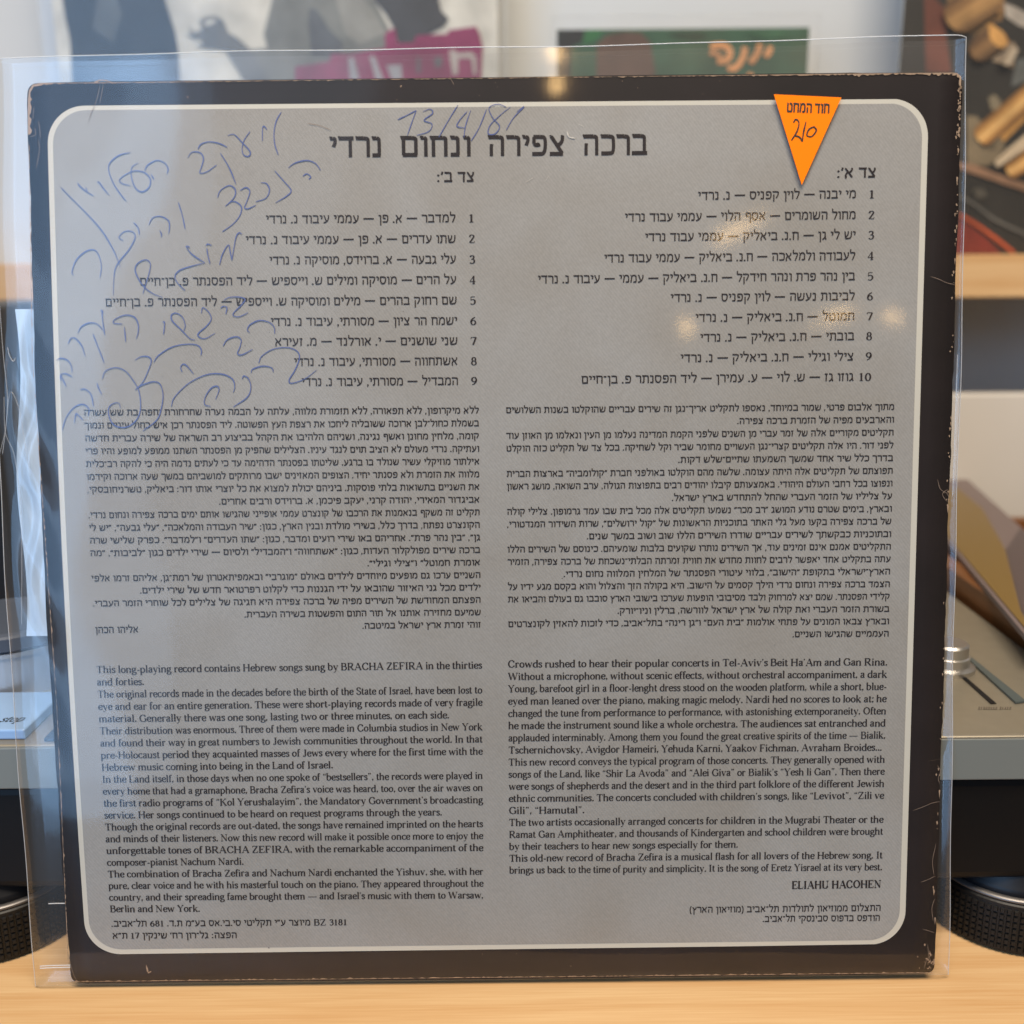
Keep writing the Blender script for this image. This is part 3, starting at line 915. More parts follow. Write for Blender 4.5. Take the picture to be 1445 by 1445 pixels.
ad = N(panel, 'ShaderNodeMath', operation='MULTIPLY_ADD')
LK(panel, n3.outputs[0], ad.inputs[0])
ad.inputs[1].default_value = 2.6
LK(panel, wv.outputs[0], ad.inputs[2])
mr = N(panel, 'ShaderNodeMapRange')
mr.inputs['From Min'].default_value, mr.inputs['From Max'].default_value = 0.6, 2.9
mr.inputs['To Min'].default_value, mr.inputs['To Max'].default_value = 0.89, 1.11
LK(panel, ad.outputs[0], mr.inputs['Value'])
mm = N(panel, 'ShaderNodeVectorMath', operation='SCALE')
LK(panel, ra.outputs[0], mm.inputs[0])
LK(panel, mr.outputs[0], mm.inputs['Scale'])
LK(panel, mm.outputs[0], _b.inputs['Base Color'])

rec = thing('record_sleeve', 'worn black record sleeve showing its grey back of printed songs and blue handwriting', 'record sleeve', tuple(ORG))

# outline of the card, softly worn
def outline():
    c = UV([(38, 117), (1358, 102), (1318.5, 1373.5), (100.5, 1387)])
    r = [0.0042, 0.0042, 0.0035, 0.0035]
    pts = []
    for i in range(4):
        p, a, b = c[i], c[(i - 1) % 4], c[(i + 1) % 4]
        da, db = (a - p) / np.linalg.norm(a - p), (b - p) / np.linalg.norm(b - p)
        for k in range(7):
            t_ = k / 6
            q = (1 - t_) ** 2 * (p + da * r[i]) + 2 * t_ * (1 - t_) * p + t_ ** 2 * (p + db * r[i])
            pts.append(q)
        nx = c[(i + 1) % 4]
        dn = (nx - p) / np.linalg.norm(nx - p)
        pr_ = np.array([-dn[1], dn[0]])
        e0, e1 = p + dn * r[i], nx - dn * r[(i + 1) % 4]
        for k in range(1, 110):
            q = e0 + (e1 - e0) * k / 110
            pts.append(q + pr_ * (random.gauss(0, 0.00009) + 0.00022 * math.sin(k * 0.31 + i) * math.sin(k * 0.11 + 2 * i)))
    return np.array(pts)


OUT = outline()


def inside_grid(poly, nu, nv, h):
    """grid of a four-sided shape with rounded corners: rows between its left and right outline"""
    v0, v1 = poly[:, 1].min() + 1e-6, poly[:, 1].max() - 1e-6
    t_ = np.linspace(0, 1, nv)
    vs = v0 + (v1 - v0) * (0.5 - 0.5 * np.cos(np.pi * t_)) 
    A, B = poly, np.roll(poly, -1, 0)
    V = []
    for v in vs:
        m_ = (A[:, 1] - v) * (B[:, 1] - v) <= 0
        aa, bb = A[m_], B[m_]
        dv = bb[:, 1] - aa[:, 1]
        dv[np.abs(dv) < 1e-12] = 1e-12
        xs = aa[:, 0] + (bb[:, 0] - aa[:, 0]) * np.clip((v - aa[:, 1]) / dv, 0, 1)
        for k in range(nu):
            V.append((xs.min() + (xs.max() - xs.min()) * k / (nu - 1), v))
    F = [(j * nu + i, j * nu + i + 1, (j + 1) * nu + i + 1, (j + 1) * nu + i) for j in range(nv - 1) for i in range(nu - 1)]
    return np.array(V), F


V, F = inside_grid(OUT, 40, 260, 0)
n = len(V)
loop = [j * 40 for j in range(260)]
ring = list(range(40)) + [j * 40 + 39 for j in range(1, 260)] + [259 * 40 + i for i in range(38, -1, -1)] + [j * 40 for j in range(258, 0, -1)]
VV = np.vstack([S(V, 0.0), S(V, -0.0030)])
FF = F + [tuple(i + n for i in f[::-1]) for f in F] + [(ring[i], ring[i - 1], ring[i - 1] + n, ring[i] + n) for i in range(len(ring))]
board = mesh('cover_board', VV, FF, card, rec, True)


def rrect(corners, rads, h, k=14):
    c = UV(corners, h)
    pts = []
    for i in range(4):
        p, a, b = c[i], c[(i - 1) % 4], c[(i + 1) % 4]
        da, db = (a - p) / np.linalg.norm(a - p), (b - p) / np.linalg.norm(b - p)
        r = rads[i]
        cen = p + (da + db) * r
        for j in range(k + 1):
            t_ = (math.pi / 2) * j / k
            pts.append(cen - db * r * math.cos(t_) - da * r * math.sin(t_) if True else 0)
        nx = c[(i + 1) % 4]
    # straighten order: each corner runs from the side towards the previous corner to the side towards the next
    return np.array(pts)


POUT = [(66, 149.5), (1311, 139), (1276.5, 1332.5), (122, 1347)]
V, F = inside_grid(rrect(POUT, [0.0125, 0.0125, 0.0125, 0.0125], 0.00012), 44, 150, 0)
mesh('panel_border', S(V, 0.00012), F, cream, rec, True)
PIN = [(73.5, 155.8), (1302.5, 145.5), (1268.5, 1326.5), (128, 1340)]
V, F = inside_grid(rrect(PIN, [0.0112] * 4, 0.00022), 44, 150, 0)
pan = mesh('printed_panel', S(V, 0.00022), F, panel, rec, True)

inkm = mat('print_ink', (0.021, 0.016, 0.017), 0.6, spec=0.15)
vary(inkm, (0.021, 0.016, 0.017), 0.5, 2500, detail=2)
TK = 0.00266

# title
p = Print(True, 0.0068, 1.14, seg=8)
for wd, a, b in (('ברכה', (821, 219.2), (914.5, 218.4)), ('צפירה', (687, 220.3), (799, 219.4)), ('ונחום', (563.5, 221.4), (665.5, 220.5)), ('נרדי', (464, 222.2), (540.5, 221.6))):
    p.line(wd, a, b)
p.build('printed_title', inkm, pan)

p = Print(True, 0.0033, 1.22, seg=5)
p.line('צד א׳:', (1180.5, 251), (1237, 250.4))
p.build('printed_heading', inkm, pan)
p = Print(True, 0.0033, 1.22, seg=5)
p.line('צד ב׳:', (616, 256.8), (670.5, 256.4))
p.build('printed_heading', inkm, pan)

A = ['מי יבנה — לוין קפניס — נ. נרדי', 'מחול השומרים — אסף הלוי — עממי עבוד נרדי', 'יש לי גן — ח.נ. ביאליק — עממי עבוד נרדי',
     'לעבודה ולמלאכה — ח.נ. ביאליק — עממי עבוד נרדי', 'בין נהר פרת ונהר חידקל — ח.נ. ביאליק — עממי — עיבוד נ. נרדי',
     'לביבות נעשה — לוין קפניס — נ. נרדי', 'חמוטל — ח.נ. ביאליק — נ. נרדי', 'בובתי — ח.נ. ביאליק — נ. נרדי',
     'צילי וגילי — ח.נ. ביאליק — נ. נרדי', 'גוזו גז — ש. לוי — ע. עמירן — ליד הפסנתר פ. בן־חיים']
xl = [984.7, 881.4, 909.8, 852.3, 758.7, 946, 981, 987.6, 960, 820]
ya = [279.7, 309.2, 337.4, 366.7, 395.4, 423.5, 452, 480, 508.6, 537.4]
p = Print(True, TK, 1.07, seg=4)
for i, s_ in enumerate(A):
    xr = 1208.5 - 3.6 * i / 9
    sl = 0.0105
    p.line(s_, (xl[i], ya[i] + sl * (xr - xl[i])), (xr, ya[i]))
    nr = 1235 - 5 * i / 9
    nw = 9.5 if i < 9 else 19
    p.line(str(i + 1), (nr - nw, ya[i]), (nr, ya[i] - 0.1))
p.build('printed_track_list', inkm, pan)
B = ['למדבר — א. פן — עממי עיבוד נ. נרדי', 'שתו עדרים — א. פן — עממי עיבוד נ. נרדי', 'עלי גבעה — א. ברוידס, מוסיקה נ. נרדי',
     'על הרים — מוסיקה ומילים ש. וייספיש — ליד הפסנתר פ. בן־חיים', 'שם רחוק בהרים — מילים ומוסיקה ש. וייספיש — ליד הפסנתר פ. בן־חיים',
     'ישמח הר ציון — מסורתי, עיבוד נ. נרדי', 'שני שושנים — י. אורלנד — מ. זעירא', 'אשתחווה — מסורתי, עיבוד נ. נרדי', 'המבדיל — מסורתי, עיבוד נ. נרדי']
xl = [374.8, 346.2, 379.8, 197, 148.4, 381.7, 387.4, 414.8, 425.5]
yb = [313.7, 342.8, 371.7, 400.6, 429.6, 458.3, 486.7, 515.2, 543.4]
p = Print(True, TK, 1.07, seg=4)
for i, s_ in enumerate(B):
    xr = 643 + 4 * i / 8
    p.line(s_, (xl[i], yb[i] + 0.006 * (xr - xl[i])), (xr, yb[i]))
    nr = 670 + 4 * i / 8
    p.line(str(i + 1), (nr - 9.5, yb[i]), (nr, yb[i] - 0.1))
p.build('printed_track_list', inkm, pan)

HR = '''מתוך אלבום פרטי, שמור במיוחד, נאספו לתקליט אריך־נגן זה שירים עבריים שהוקלטו בשנות השלושים
והארבעים מפיה של הזמרת ברכה צפירה.
תקליטים מקוריים אלה של זמר עברי מן השנים שלפני הקמת המדינה נעלמו מן העין ונאלמו מן האוזן עוד
לפני דור. היו אלה תקליטים קצרי־נגן העשויים מחומר שביר וקל לשחיקה. בכל צד של תקליט כזה הוקלט
בדרך כלל שיר אחד שמשך השמעתו שתיים־שלש דקות.
תפוצתם של תקליטים אלה היתה עצומה. שלשה מהם הוקלטו באולפני חברת ״קולומביה״ בארצות הברית
ונפוצו בכל רחבי העולם היהודי. באמצעותם קיבלו יהודים רבים בתפוצות הגולה, ערב השואה, מושג ראשון
על צליליו של הזמר העברי שהחל להתחדש בארץ ישראל.
ובארץ, בימים שטרם נודע המושג ״רב מכר״ נשמעו תקליטים אלה מכל בית שבו עמד גרמופון. צלילי קולה
של ברכה צפירה בקעו מעל גלי האתר בתוכניות הראשונות של ״קול ירושלים״, שרות השידור המנדטורי,
ובתוכניות כבקשתך לשירים עבריים שודרו השירים הללו שוב ושוב במשך שנים.
התקליטים אמנם אינם זמינים עוד, אך השירים נותרו שקועים בלבות שומעיהם. כינוסם של השירים הללו
עתה בתקליט אחד יאפשר לרבים לחוות מחדש את חווית זמרתה הבלתי־נשכחת של ברכה צפירה, הזמיר
הארץ־ישראלי בתקופת ״הישוב״, בלווי עיטורי הפסנתר של המלחין המלווה נחום נרדי.
הצמד ברכה צפירה ונחום נרדי הילך קסמים על הישוב. היא בקולה הזך והצלול והוא בקסם מגע ידיו על
קלידי הפסנתר. שמם יצא למרחוק ולבד מסיבובי הופעות שערכו בישובי הארץ סובבו גם בעולם והביאו את
בשורת הזמר העברי ואת קולה של ארץ ישראל לוורשה, ברלין וניו־יורק.
ובארץ צבאו המונים על פתחי אולמות ״בית העם״ ו״גן רינה״ בתל־אביב, כדי לזכות להאזין לקונצרטים
העממיים שהגישו השניים.'''.split('\n')
p = Print(True, 0.00200, 1.2, seg=3)
col_lines(HR, (713.5, 583), (1262.3, 578.3), (717, 902.2), (1254.4, 898.2), 19, p, {1: 1040, 4: 957, 7: 947.7, 10: 827.7, 13: 795, 16: 871, 18: 1118}, True)
p.build('printed_paragraph', inkm, pan)
HL = '''ללא מיקרופון, ללא תפאורה, ללא תזמורת מלווה, עלתה על הבמה נערה שחרחורת יחפה בת שש עשרה
בשמלת כחול־לבן ארוכה ששובליה ליחכו את רצפת העץ הפשוטה. ליד הפסנתר רכן איש כחול עיניים ונמוך
קומה, מלחין מחונן ואשף נגינה, ושניהם הלהיבו את הקהל בביצוע רב השראה של שירה עברית חדשה
ועתיקה. נרדי מעולם לא הציב תוים לנגד עיניו. הצלילים שהפיק מן הפסנתר השתנו ממופע למופע והיו פרי
אילתור מוזיקלי עשיר שנולד בו ברגע. שליטתו בפסנתר הדהימה עד כי לעתים נדמה היה כי להקה רב־כלית
מלווה את הזמרת ולא פסנתר יחיד. הצופים המאזינים ישבו מרותקים למושביהם במשך שעה ארוכה וקידמו
את השניים בתשואות בלתי פוסקות. ביניהם יכולת למצוא את כל יוצרי אותו דור: ביאליק, טשרניחובסקי,
אביגדור המאירי, יהודה קרני, יעקב פיכמן, א. ברוידס ורבים אחרים.
תקליט זה משקף בנאמנות את הרכבו של קונצרט עממי אופייני שהגישו אותם ימים ברכה צפירה ונחום נרדי.
הקונצרט נפתח, בדרך כלל, בשירי מולדת ובנין הארץ, כגון: ״שיר העבודה והמלאכה״, ״עלי גבעה״, ״יש לי
גן״, ״בין נהר פרת״. אחריהם באו שירי רועים ומדבר, כגון: ״שתו העדרים״ ו״למדבר״. כפרק שלישי שרה
ברכה שירים מפולקלור העדות, כגון: ״אשתחווה״ ו״המבדיל״ ולסיום — שירי ילדים כגון ״לביבות״, ״מה
אומרת חמוטל״ ו״צילי וגילי״.
השניים ערכו גם מופעים מיוחדים לילדים באולם ״מוגרבי״ ובאמפיתאטרון של רמת־גן, אליהם זרמו אלפי
ילדים מכל גני האיזור שהובאו על ידי הגננות כדי לקלוט רפרטואר חדש של שירי ילדים.
הפצתם המחודשת של השירים מפיה של ברכה צפירה היא חגיגה של צלילים לכל שוחרי הזמר העברי.
שמיעם מחזירה אותנו אל תור התום והפשטות בשירה העברית.
זוהי זמרת ארץ ישראל במיטבה.'''.split('\n')
p = Print(True, 0.00200, 1.2, seg=3)
col_lines(HL, (118, 586.6), (676, 583.3), (132.5, 891.0), (679, 885.5), 18, p, {7: 308.7, 12: 518, 14: 197, 16: 344.6, 17: 511}, True)
p.build('printed_paragraph', inkm, pan)
p = Print(True, 0.0022, 1.25, seg=3)
p.line('אליהו הכהן', (134, 893.6), (195.7, 893.0))
p.build('printed_credit', inkm, pan)

EL = '''This long-playing record contains Hebrew songs sung by BRACHA ZEFIRA in the thirties
and forties.
The original records made in the decades before the birth of the State of Israel, have been lost to
eye and ear for an entire generation. These were short-playing records made of very fragile
material. Generally there was one song, lasting two or three minutes, on each side.
Their distribution was enormous. Three of them were made in Columbia studios in New York
and found their way in great numbers to Jewish communities throughout the world. In that
pre-Holocaust period they acquainted masses of Jews every where for the first time with the
Hebrew music coming into being in the Land of Israel.
In the Land itself, in those days when no one spoke of “bestsellers”, the records were played in
every home that had a gramaphone, Bracha Zefira’s voice was heard, too, over the air waves on
the first radio programs of “Kol Yerushalayim”, the Mandatory Government’s broadcasting
service. Her songs continued to be heard on request programs through the years.
Though the original records are out-dated, the songs have remained imprinted on the hearts
and minds of their listeners. Now this new record will make it possible once more to enjoy the
unforgettable tones of BRACHA ZEFIRA, with the remarkable accompaniment of the
composer-pianist Nachum Nardi.
The combination of Bracha Zefira and Nachum Nardi enchanted the Yishuv, she, with her
pure, clear voice and he with his masterful touch on the piano. They appeared throughout the
country, and their spreading fame brought them — and Israel’s music with them to Warsaw,
Berlin and New York.'''.split('\n')
p = Print(False, 0.00250, 1.2, seg=3)
col_lines(EL, (136, 949.8), (680.5, 943.3), (155, 1287.2), (682.5, 1284.2), 21, p, {1: 203.5, 4: 634, 8: 470, 12: 624, 16: 344, 20: 282.6}, False)
p.build('printed_paragraph', inkm, pan)
ER = '''Crowds rushed to hear their popular concerts in Tel-Aviv’s Beit Ha’Am and Gan Rina.
Without a microphone, without scenic effects, without orchestral accompaniment, a dark
Young, barefoot girl in a floor-lenght dress stood on the wooden platform, while a short, blue-
eyed man leaned over the piano, making magic melody. Nardi hed no scores to look at; he
changed the tune from performance to performance, with astonishing extemporaneity. Often
he made the instrument sound like a whole orchestra. The audiences sat entranched and
applauded interminably. Among them you found the great creative spirits of the time — Bialik,
Tschernichovsky, Avigdor Hameiri, Yehuda Karni, Yaakov Fichman, Avraham Broides...
This new record conveys the typical program of those concerts. They generally opened with
songs of the Land, like “Shir La Avoda” and “Alei Giva” or Bialik’s “Yesh li Gan”, Then there
were songs of shepherds and the desert and in the third part folklore of the different Jewish
ethnic communities. The concerts concluded with children’s songs, like “Levivot”, “Zili ve
Gili”, “Hamutal”.
The two artists occasionally arranged concerts for children in the Mugrabi Theater or the
Ramat Gan Amphitheater, and thousands of Kindergarten and school children were brought
by their teachers to hear new songs especially for them.
This old-new record of Bracha Zefira is a musical flash for all lovers of the Hebrew song. It
brings us back to the time of purity and simplicity. It is the song of Eretz Yisrael at its very best.'''.split('\n')
p = Print(False, 0.00250, 1.2, seg=3)
col_lines(ER, (716.6, 941.9), (1252.3, 938.8), (718.5, 1232.6), (1245, 1227.8), 18, p, {7: 1244.5, 12: 825, 15: 1041.6}, False)
p.build('printed_paragraph', inkm, pan)
p = Print(False, 0.0028, 1.5, seg=4)
p.line('ELIAHU HACOHEN', (1117, 1254.2), (1243.6, 1252.6))
p.build('printed_credit', inkm, pan)
p = Print(True, 0.0022, 1.15, seg=3)
p.line('BZ 3181 מיוצר ע״י תקליטי סי.בי.אס בע״מ ת.ד. 681 תל־אביב.'.replace('BZ 3181', '3181 BZ'), (157, 1307.8), (490, 1305.6))
p.line('הפצה: גל־רון רח׳ שינקין 17 ת״א', (158.5, 1324.6), (334.6, 1323.9))
p.build('printed_credit', inkm, pan)
p = Print(True, 0.0022, 1.15, seg=3)
p.line('התצלום ממוזיאון לתולדות תל־אביב (מוזיאון הארץ)', (972.8, 1288.2), (1243, 1285.4))
p.line('הודפס בדפוס סבינסקי תל־אביב.', (1075.8, 1301), (1242, 1299.6))
p.build('printed_credit', inkm, pan)


# ------------------------------------------------------------------ ball pen writing
pen = mat('blue_ink', srgb(72, 85, 138), 0.4)


def pen_strokes(strokes, conv, half, h, name, m, parent, press=0.45):
    V, F, H = [], [], []
    nn = 0
    for i, st in enumerate(strokes):
        pts = UV([conv(*q) for q in st], h)
        P_ = catmull(pts, 7)
        k = len(P_)
        t_ = np.linspace(0, 1, k)
        hw = half * (1 - press * (2 * t_ - 1) ** 4) * (1 + 0.18 * np.sin(t_ * 9 + i * 2.1))
        v, f = ribbon(P_, hw)
        V.append(v)
        H.append(np.full(len(v), h + (i % 5) * 0.00001))
        F += [tuple(a + nn for a in q) for q in f]
        nn += len(v)
    return mesh(name, S(np.vstack(V), np.concatenate(H)), F, m, parent)


SA = [[(1145, 65), (1120, 110), (1108, 170), (1112, 230), (1130, 285)], [(1048, 212), (1050, 145), (1060, 140), (1072, 155)],
 [(872, 185), (905, 180), (945, 220), (985, 265), (980, 290), (955, 285), (945, 255), (955, 210), (985, 165)],
 [(720, 255), (735, 230), (775, 217), (825, 224), (870, 245)], [(835, 275), (880, 350), (915, 435)],
 [(668, 298), (690, 270), (730, 272), (748, 300), (740, 340), (730, 375), (765, 370), (815, 335)],
 [(448, 365), (465, 335), (510, 312), (550, 325), (568, 355), (562, 380)], [(482, 382), (488, 395), (497, 410)],
 [(415, 325), (385, 345), (380, 390), (400, 450), (435, 472), (470, 450), (478, 410), (450, 375), (400, 365), (350, 385), (320, 412), (335, 430), (375, 440)],
 [(375, 272), (320, 285), (275, 320), (265, 360), (290, 430), (330, 490), (355, 520)],
 [(208, 428), (215, 421), (235, 450), (268, 490)], [(108, 425), (115, 440), (150, 470), (188, 492)], [(148, 450), (152, 460), (155, 470)],
 [(22, 450), (60, 490), (150, 580), (230, 670), (290, 770), (325, 855)],
 [(1180, 350), (1215, 325), (1275, 312), (1320, 328), (1345, 362)], [(1255, 392), (1275, 380), (1295, 395), (1285, 408)],
 [(1112, 365), (1160, 420), (1195, 465), (1170, 495), (1115, 528)], [(1040, 425), (1070, 430), (1085, 465), (1065, 505), (1015, 522)],
 [(935, 465), (965, 450), (985, 470), (970, 520), (958, 550), (975, 558), (1015, 540)],
 [(820, 500), (835, 465), (880, 440), (910, 460), (905, 500), (860, 545)], [(862, 544), (900, 520), (940, 545), (935, 590), (900, 635), (845, 675)],
 [(620, 525), (640, 590), (655, 662)], [(470, 640), (490, 605), (530, 597), (570, 620), (575, 660), (570, 685)],
 [(525, 668), (535, 690), (533, 702)], [(392, 628), (415, 655), (422, 690)],
 [(340, 720), (318, 705), (345, 675), (385, 675), (400, 705), (370, 765), (325, 820), (300, 860), (292, 910), (288, 1000)],
 [(88, 898), (78, 880), (100, 820), (150, 775), (195, 770), (220, 810), (228, 860), (220, 910)]]
SB = [[(830, 195), (845, 140), (875, 92), (885, 130), (893, 170)], [(893, 170), (905, 100), (915, 50), (930, 30), (945, 38)],
 [(760, 95), (772, 88), (790, 95)], [(765, 110), (772, 150), (782, 188)],
 [(660, 100), (690, 140), (755, 183)], [(755, 183), (690, 200), (630, 220), (603, 250), (615, 285), (655, 325)], [(658, 102), (668, 98), (678, 106)],
 [(440, 340), (450, 305), (470, 240), (478, 190), (455, 168), (415, 185), (400, 220), (420, 270), (450, 310), (490, 340), (540, 360)],
 [(850, 375), (880, 360), (930, 358), (960, 370), (940, 400), (905, 435), (900, 452), (930, 458), (975, 438)], [(835, 415), (850, 405), (868, 412), (862, 445)],
 [(738, 440), (745, 412), (775, 435), (788, 470), (765, 505), (725, 540), (722, 558), (755, 570), (808, 542)],
 [(705, 577), (680, 570), (630, 520), (590, 480), (585, 450), (610, 440), (640, 460), (655, 500), (648, 530)],
 [(540, 486), (550, 487), (548, 520), (545, 548)], [(335, 496), (290, 490), (300, 470), (350, 450), (395, 460), (415, 495), (415, 540), (405, 570)],
 [(345, 510), (350, 560), (352, 585)], [(230, 425), (235, 480), (245, 552)], [(222, 428), (230, 426), (238, 440)],
 [(108, 542), (125, 510), (165, 490), (205, 495), (235, 525)], [(185, 545), (210, 610), (242, 692)], [(58, 595), (75, 567), (100, 572), (130, 610), (145, 660)],
 [(0, 680), (20, 670), (55, 680), (75, 710), (78, 740)], [(22, 785), (20, 757), (45, 748), (80, 765)], [(20, 755), (35, 785), (50, 815)],
 [(985, 540), (972, 525), (985, 500), (1030, 478), (1080, 485), (1108, 510), (1112, 545)],
 [(848, 608), (870, 575), (915, 560), (940, 575), (935, 610), (922, 645), (945, 652), (998, 625)],
 [(1030, 695), (1045, 660), (1100, 625), (1170, 615), (1220, 630), (1238, 665), (1215, 730), (1185, 780), (1200, 797), (1265, 775), (1325, 730)],
 [(990, 745), (1000, 725), (1050, 710), (1095, 718), (1105, 740)], [(945, 775), (955, 760), (978, 775), (990, 820), (970, 870), (900, 918)],
 [(585, 915), (600, 870), (670, 800), (760, 755), (840, 750), (895, 775), (908, 815), (900, 845)],
 [(810, 880), (828, 830), (815, 812), (785, 825), (757, 870), (755, 905), (785, 915)],
 [(495, 690), (520, 655), (590, 612), (670, 598), (720, 605), (738, 630), (735, 655)], [(640, 740), (632, 715), (645, 700), (665, 710), (698, 750)],
 [(398, 680), (430, 662), (465, 662), (482, 680), (472, 720), (440, 790), (400, 832)], [(415, 820), (440, 805), (490, 790), (525, 800), (542, 850), (535, 920), (510, 985), (440, 1040)],
 [(232, 775), (250, 735), (300, 718), (350, 735), (395, 790), (420, 840), (428, 920), (410, 980), (360, 1020), (300, 1015), (270, 975), (265, 925), (290, 900), (318, 900), (325, 925)],
 [(205, 795), (215, 825), (230, 855)], [(120, 830), (145, 828), (175, 855), (188, 915)],
 [(28, 1035), (50, 970), (90, 920), (135, 905), (165, 930), (160, 965)], [(90, 1000), (98, 955), (110, 960), (135, 985)]]
SD = [[(292, 488), (330, 470), (368, 450)], [(368, 450), (350, 500), (332, 552)], [(395, 455), (425, 445), (435, 462), (400, 490), (432, 505), (420, 535), (370, 552)],
 [(538, 428), (500, 490), (460, 560)], [(575, 455), (545, 490), (535, 515), (570, 522)], [(590, 450), (570, 510), (562, 560)],
 [(655, 445), (625, 520), (592, 575)], [(735, 436), (700, 425), (665, 440), (680, 480), (708, 515), (690, 545), (662, 545), (670, 510), (710, 470), (752, 436)],
 [(778, 455), (808, 435), (765, 480), (735, 530)]]
pen_strokes([[(x, y) for x, y in s_] for s_ in SA], lambda x, y: (80 + x / 3.6125, 140 + y / 3.6125), 0.00018, 0.00042, 'pen_inscription', pen, pan)
pen_strokes(SB, lambda x, y: (80 + x / 3.6125, 320 + y / 3.6125), 0.00018, 0.00048, 'pen_inscription', pen, pan)
pen_strokes(SD, lambda x, y: (460 + x / 2.89, y / 2.89), 0.00016, 0.00042, 'pen_date', pen, pan)

# ------------------------------------------------------------------ wear: bare card along edges, creases, scuffs
random.seed(11)
V, F = [], []


def fleck(pts):
    q = UV(pts, 0.0003)
    n0 = len(V)
    V.extend(q.tolist())
    F.append(tuple(range(n0, n0 + len(pts))))


def strip(path, w0, w1, jit=0.6, side=1):
    """torn strip along an edge, irregular inner side"""
    P_ = []
    for (xa, ya), (xb, yb) in zip(path[:-1], path[1:]):
        k = max(3, int(math.hypot(xb - xa, yb - ya) / 3))
        for j in range(k):
            P_.append((xa + (xb - xa) * j / k, ya + (yb - ya) * j / k))
    P_.append(path[-1])
    P_ = np.array(P_)
    d = np.gradient(P_, axis=0)
    d /= np.linalg.norm(d, axis=1)[:, None]
    nrm = np.stack([-d[:, 1], d[:, 0]], 1) * side
    k = len(P_)
    ww = 0.75 * np.linspace(w0, w1, k) * np.array([max(0.05, 1 + random.gauss(0, jit)) for _ in range(k)])
    q = np.vstack([UV(P_, 0.0003), UV(P_ + nrm * ww[:, None], 0.0003)])
    n0 = len(V)
    V.extend(q.tolist())
    F.extend([(n0 + i, n0 + i + 1, n0 + i + 1 + k, n0 + i + k) for i in range(k - 1)])


strip([(39.5, 190), (39.2, 165), (39.4, 140), (41, 127), (46, 119.5), (56, 117.2), (75, 117)], 6.0, 3.4, 0.3, 1)
strip([(75, 117), (160, 116.2), (400, 113.4)], 1.2, 0.7, 0.6)
strip([(400, 113.4), (700, 109.8), (1000, 106.4)], 0.7, 0.8, 0.7)
strip([(1000, 106.4), (1200, 103.9), (1345, 102.4)], 1.0, 3.2, 0.5)
strip([(1344, 102.4), (1351, 103.2), (1356.4, 108), (1356.2, 121)], 5.5, 3.6, 0.25)
strip([(133, 115.2), (141, 112.2), (150, 113.0), (160, 116.6)], 3.5, 2, 0.3)
strip([(102, 1385.6), (400, 1382.6), (800, 1378.6), (1316, 1373)], 1.2, 1.2, 0.6, -1)
strip([(40.5, 200), (45, 500), (80, 1000), (96, 1360)], 0.8, 0.8, 0.9, -1)
for _ in range(64):
    f = random.random() ** 1.3
    y = 112 + f * 1240
    x = 1357.6 - (y - 102) * 0.0309
    inn = abs(random.gauss(0, 2.6)) + 0.4
    s_ = random.uniform(0.5, 1.5)
    fleck([(x - inn, y), (x - inn + s_ * 0.8, y + s_ * random.uniform(.8, 2.4)), (x - inn - s_ * 0.3, y + s_ * random.choice((2, 3, 4, 7, 10))), (x - inn - s_, y + s_)])
for _ in range(26):
    y = random.uniform(120, 190)
    x = 1356.5 - (y - 102) * 0.031 - abs(random.gauss(0, 1.8))
    s_ = random.uniform(0.8, 1.9)
    fleck([(x, y), (x + s_, y + s_), (x + s_ * .3, y + s_ * 3), (x - s_, y + s_ * 1.6)])
for _ in range(30):
    x = 1310 + random.gauss(0, 5)
    y = 1368 - abs(random.gauss(0, 16))
    x = min(x, 1317.5 + (1373 - y) * .031)
    s_ = random.uniform(0.4, 1.4)
    fleck([(x, y), (x + s_, y + s_), (x + s_ * .3, y + s_ * 3), (x - s_, y + s_ * 1.6)])
for _ in range(40):
    x, y = random.uniform(70, 1310), random.choice([random.uniform(112, 146), random.uniform(1342, 1372)])
    s_ = random.uniform(0.25, 0.6)
    fleck([(x, y), (x + s_, y + s_ * .6), (x + s_ * .3, y + s_ * 2), (x - s_, y + s_)])
fleck([(206, 1361), (208.5, 1366), (209.6, 1371), (207.4, 1371.4), (206.2, 1366)])
fleck([(208, 1372), (213, 1370.4), (214, 1371.2), (209.5, 1373.6)])
fleck([(566, 120), (567.4, 121), (565.4, 123.4), (564.4, 122.4)])
fleck([(263.6, 136), (265.6, 136), (265.8, 138.4), (264.6, 138.2)])
uv = np.array(V)
mesh('worn_edge', S(uv, 0.0003), F, paper_edge, rec)['kind'] = 'stuff'

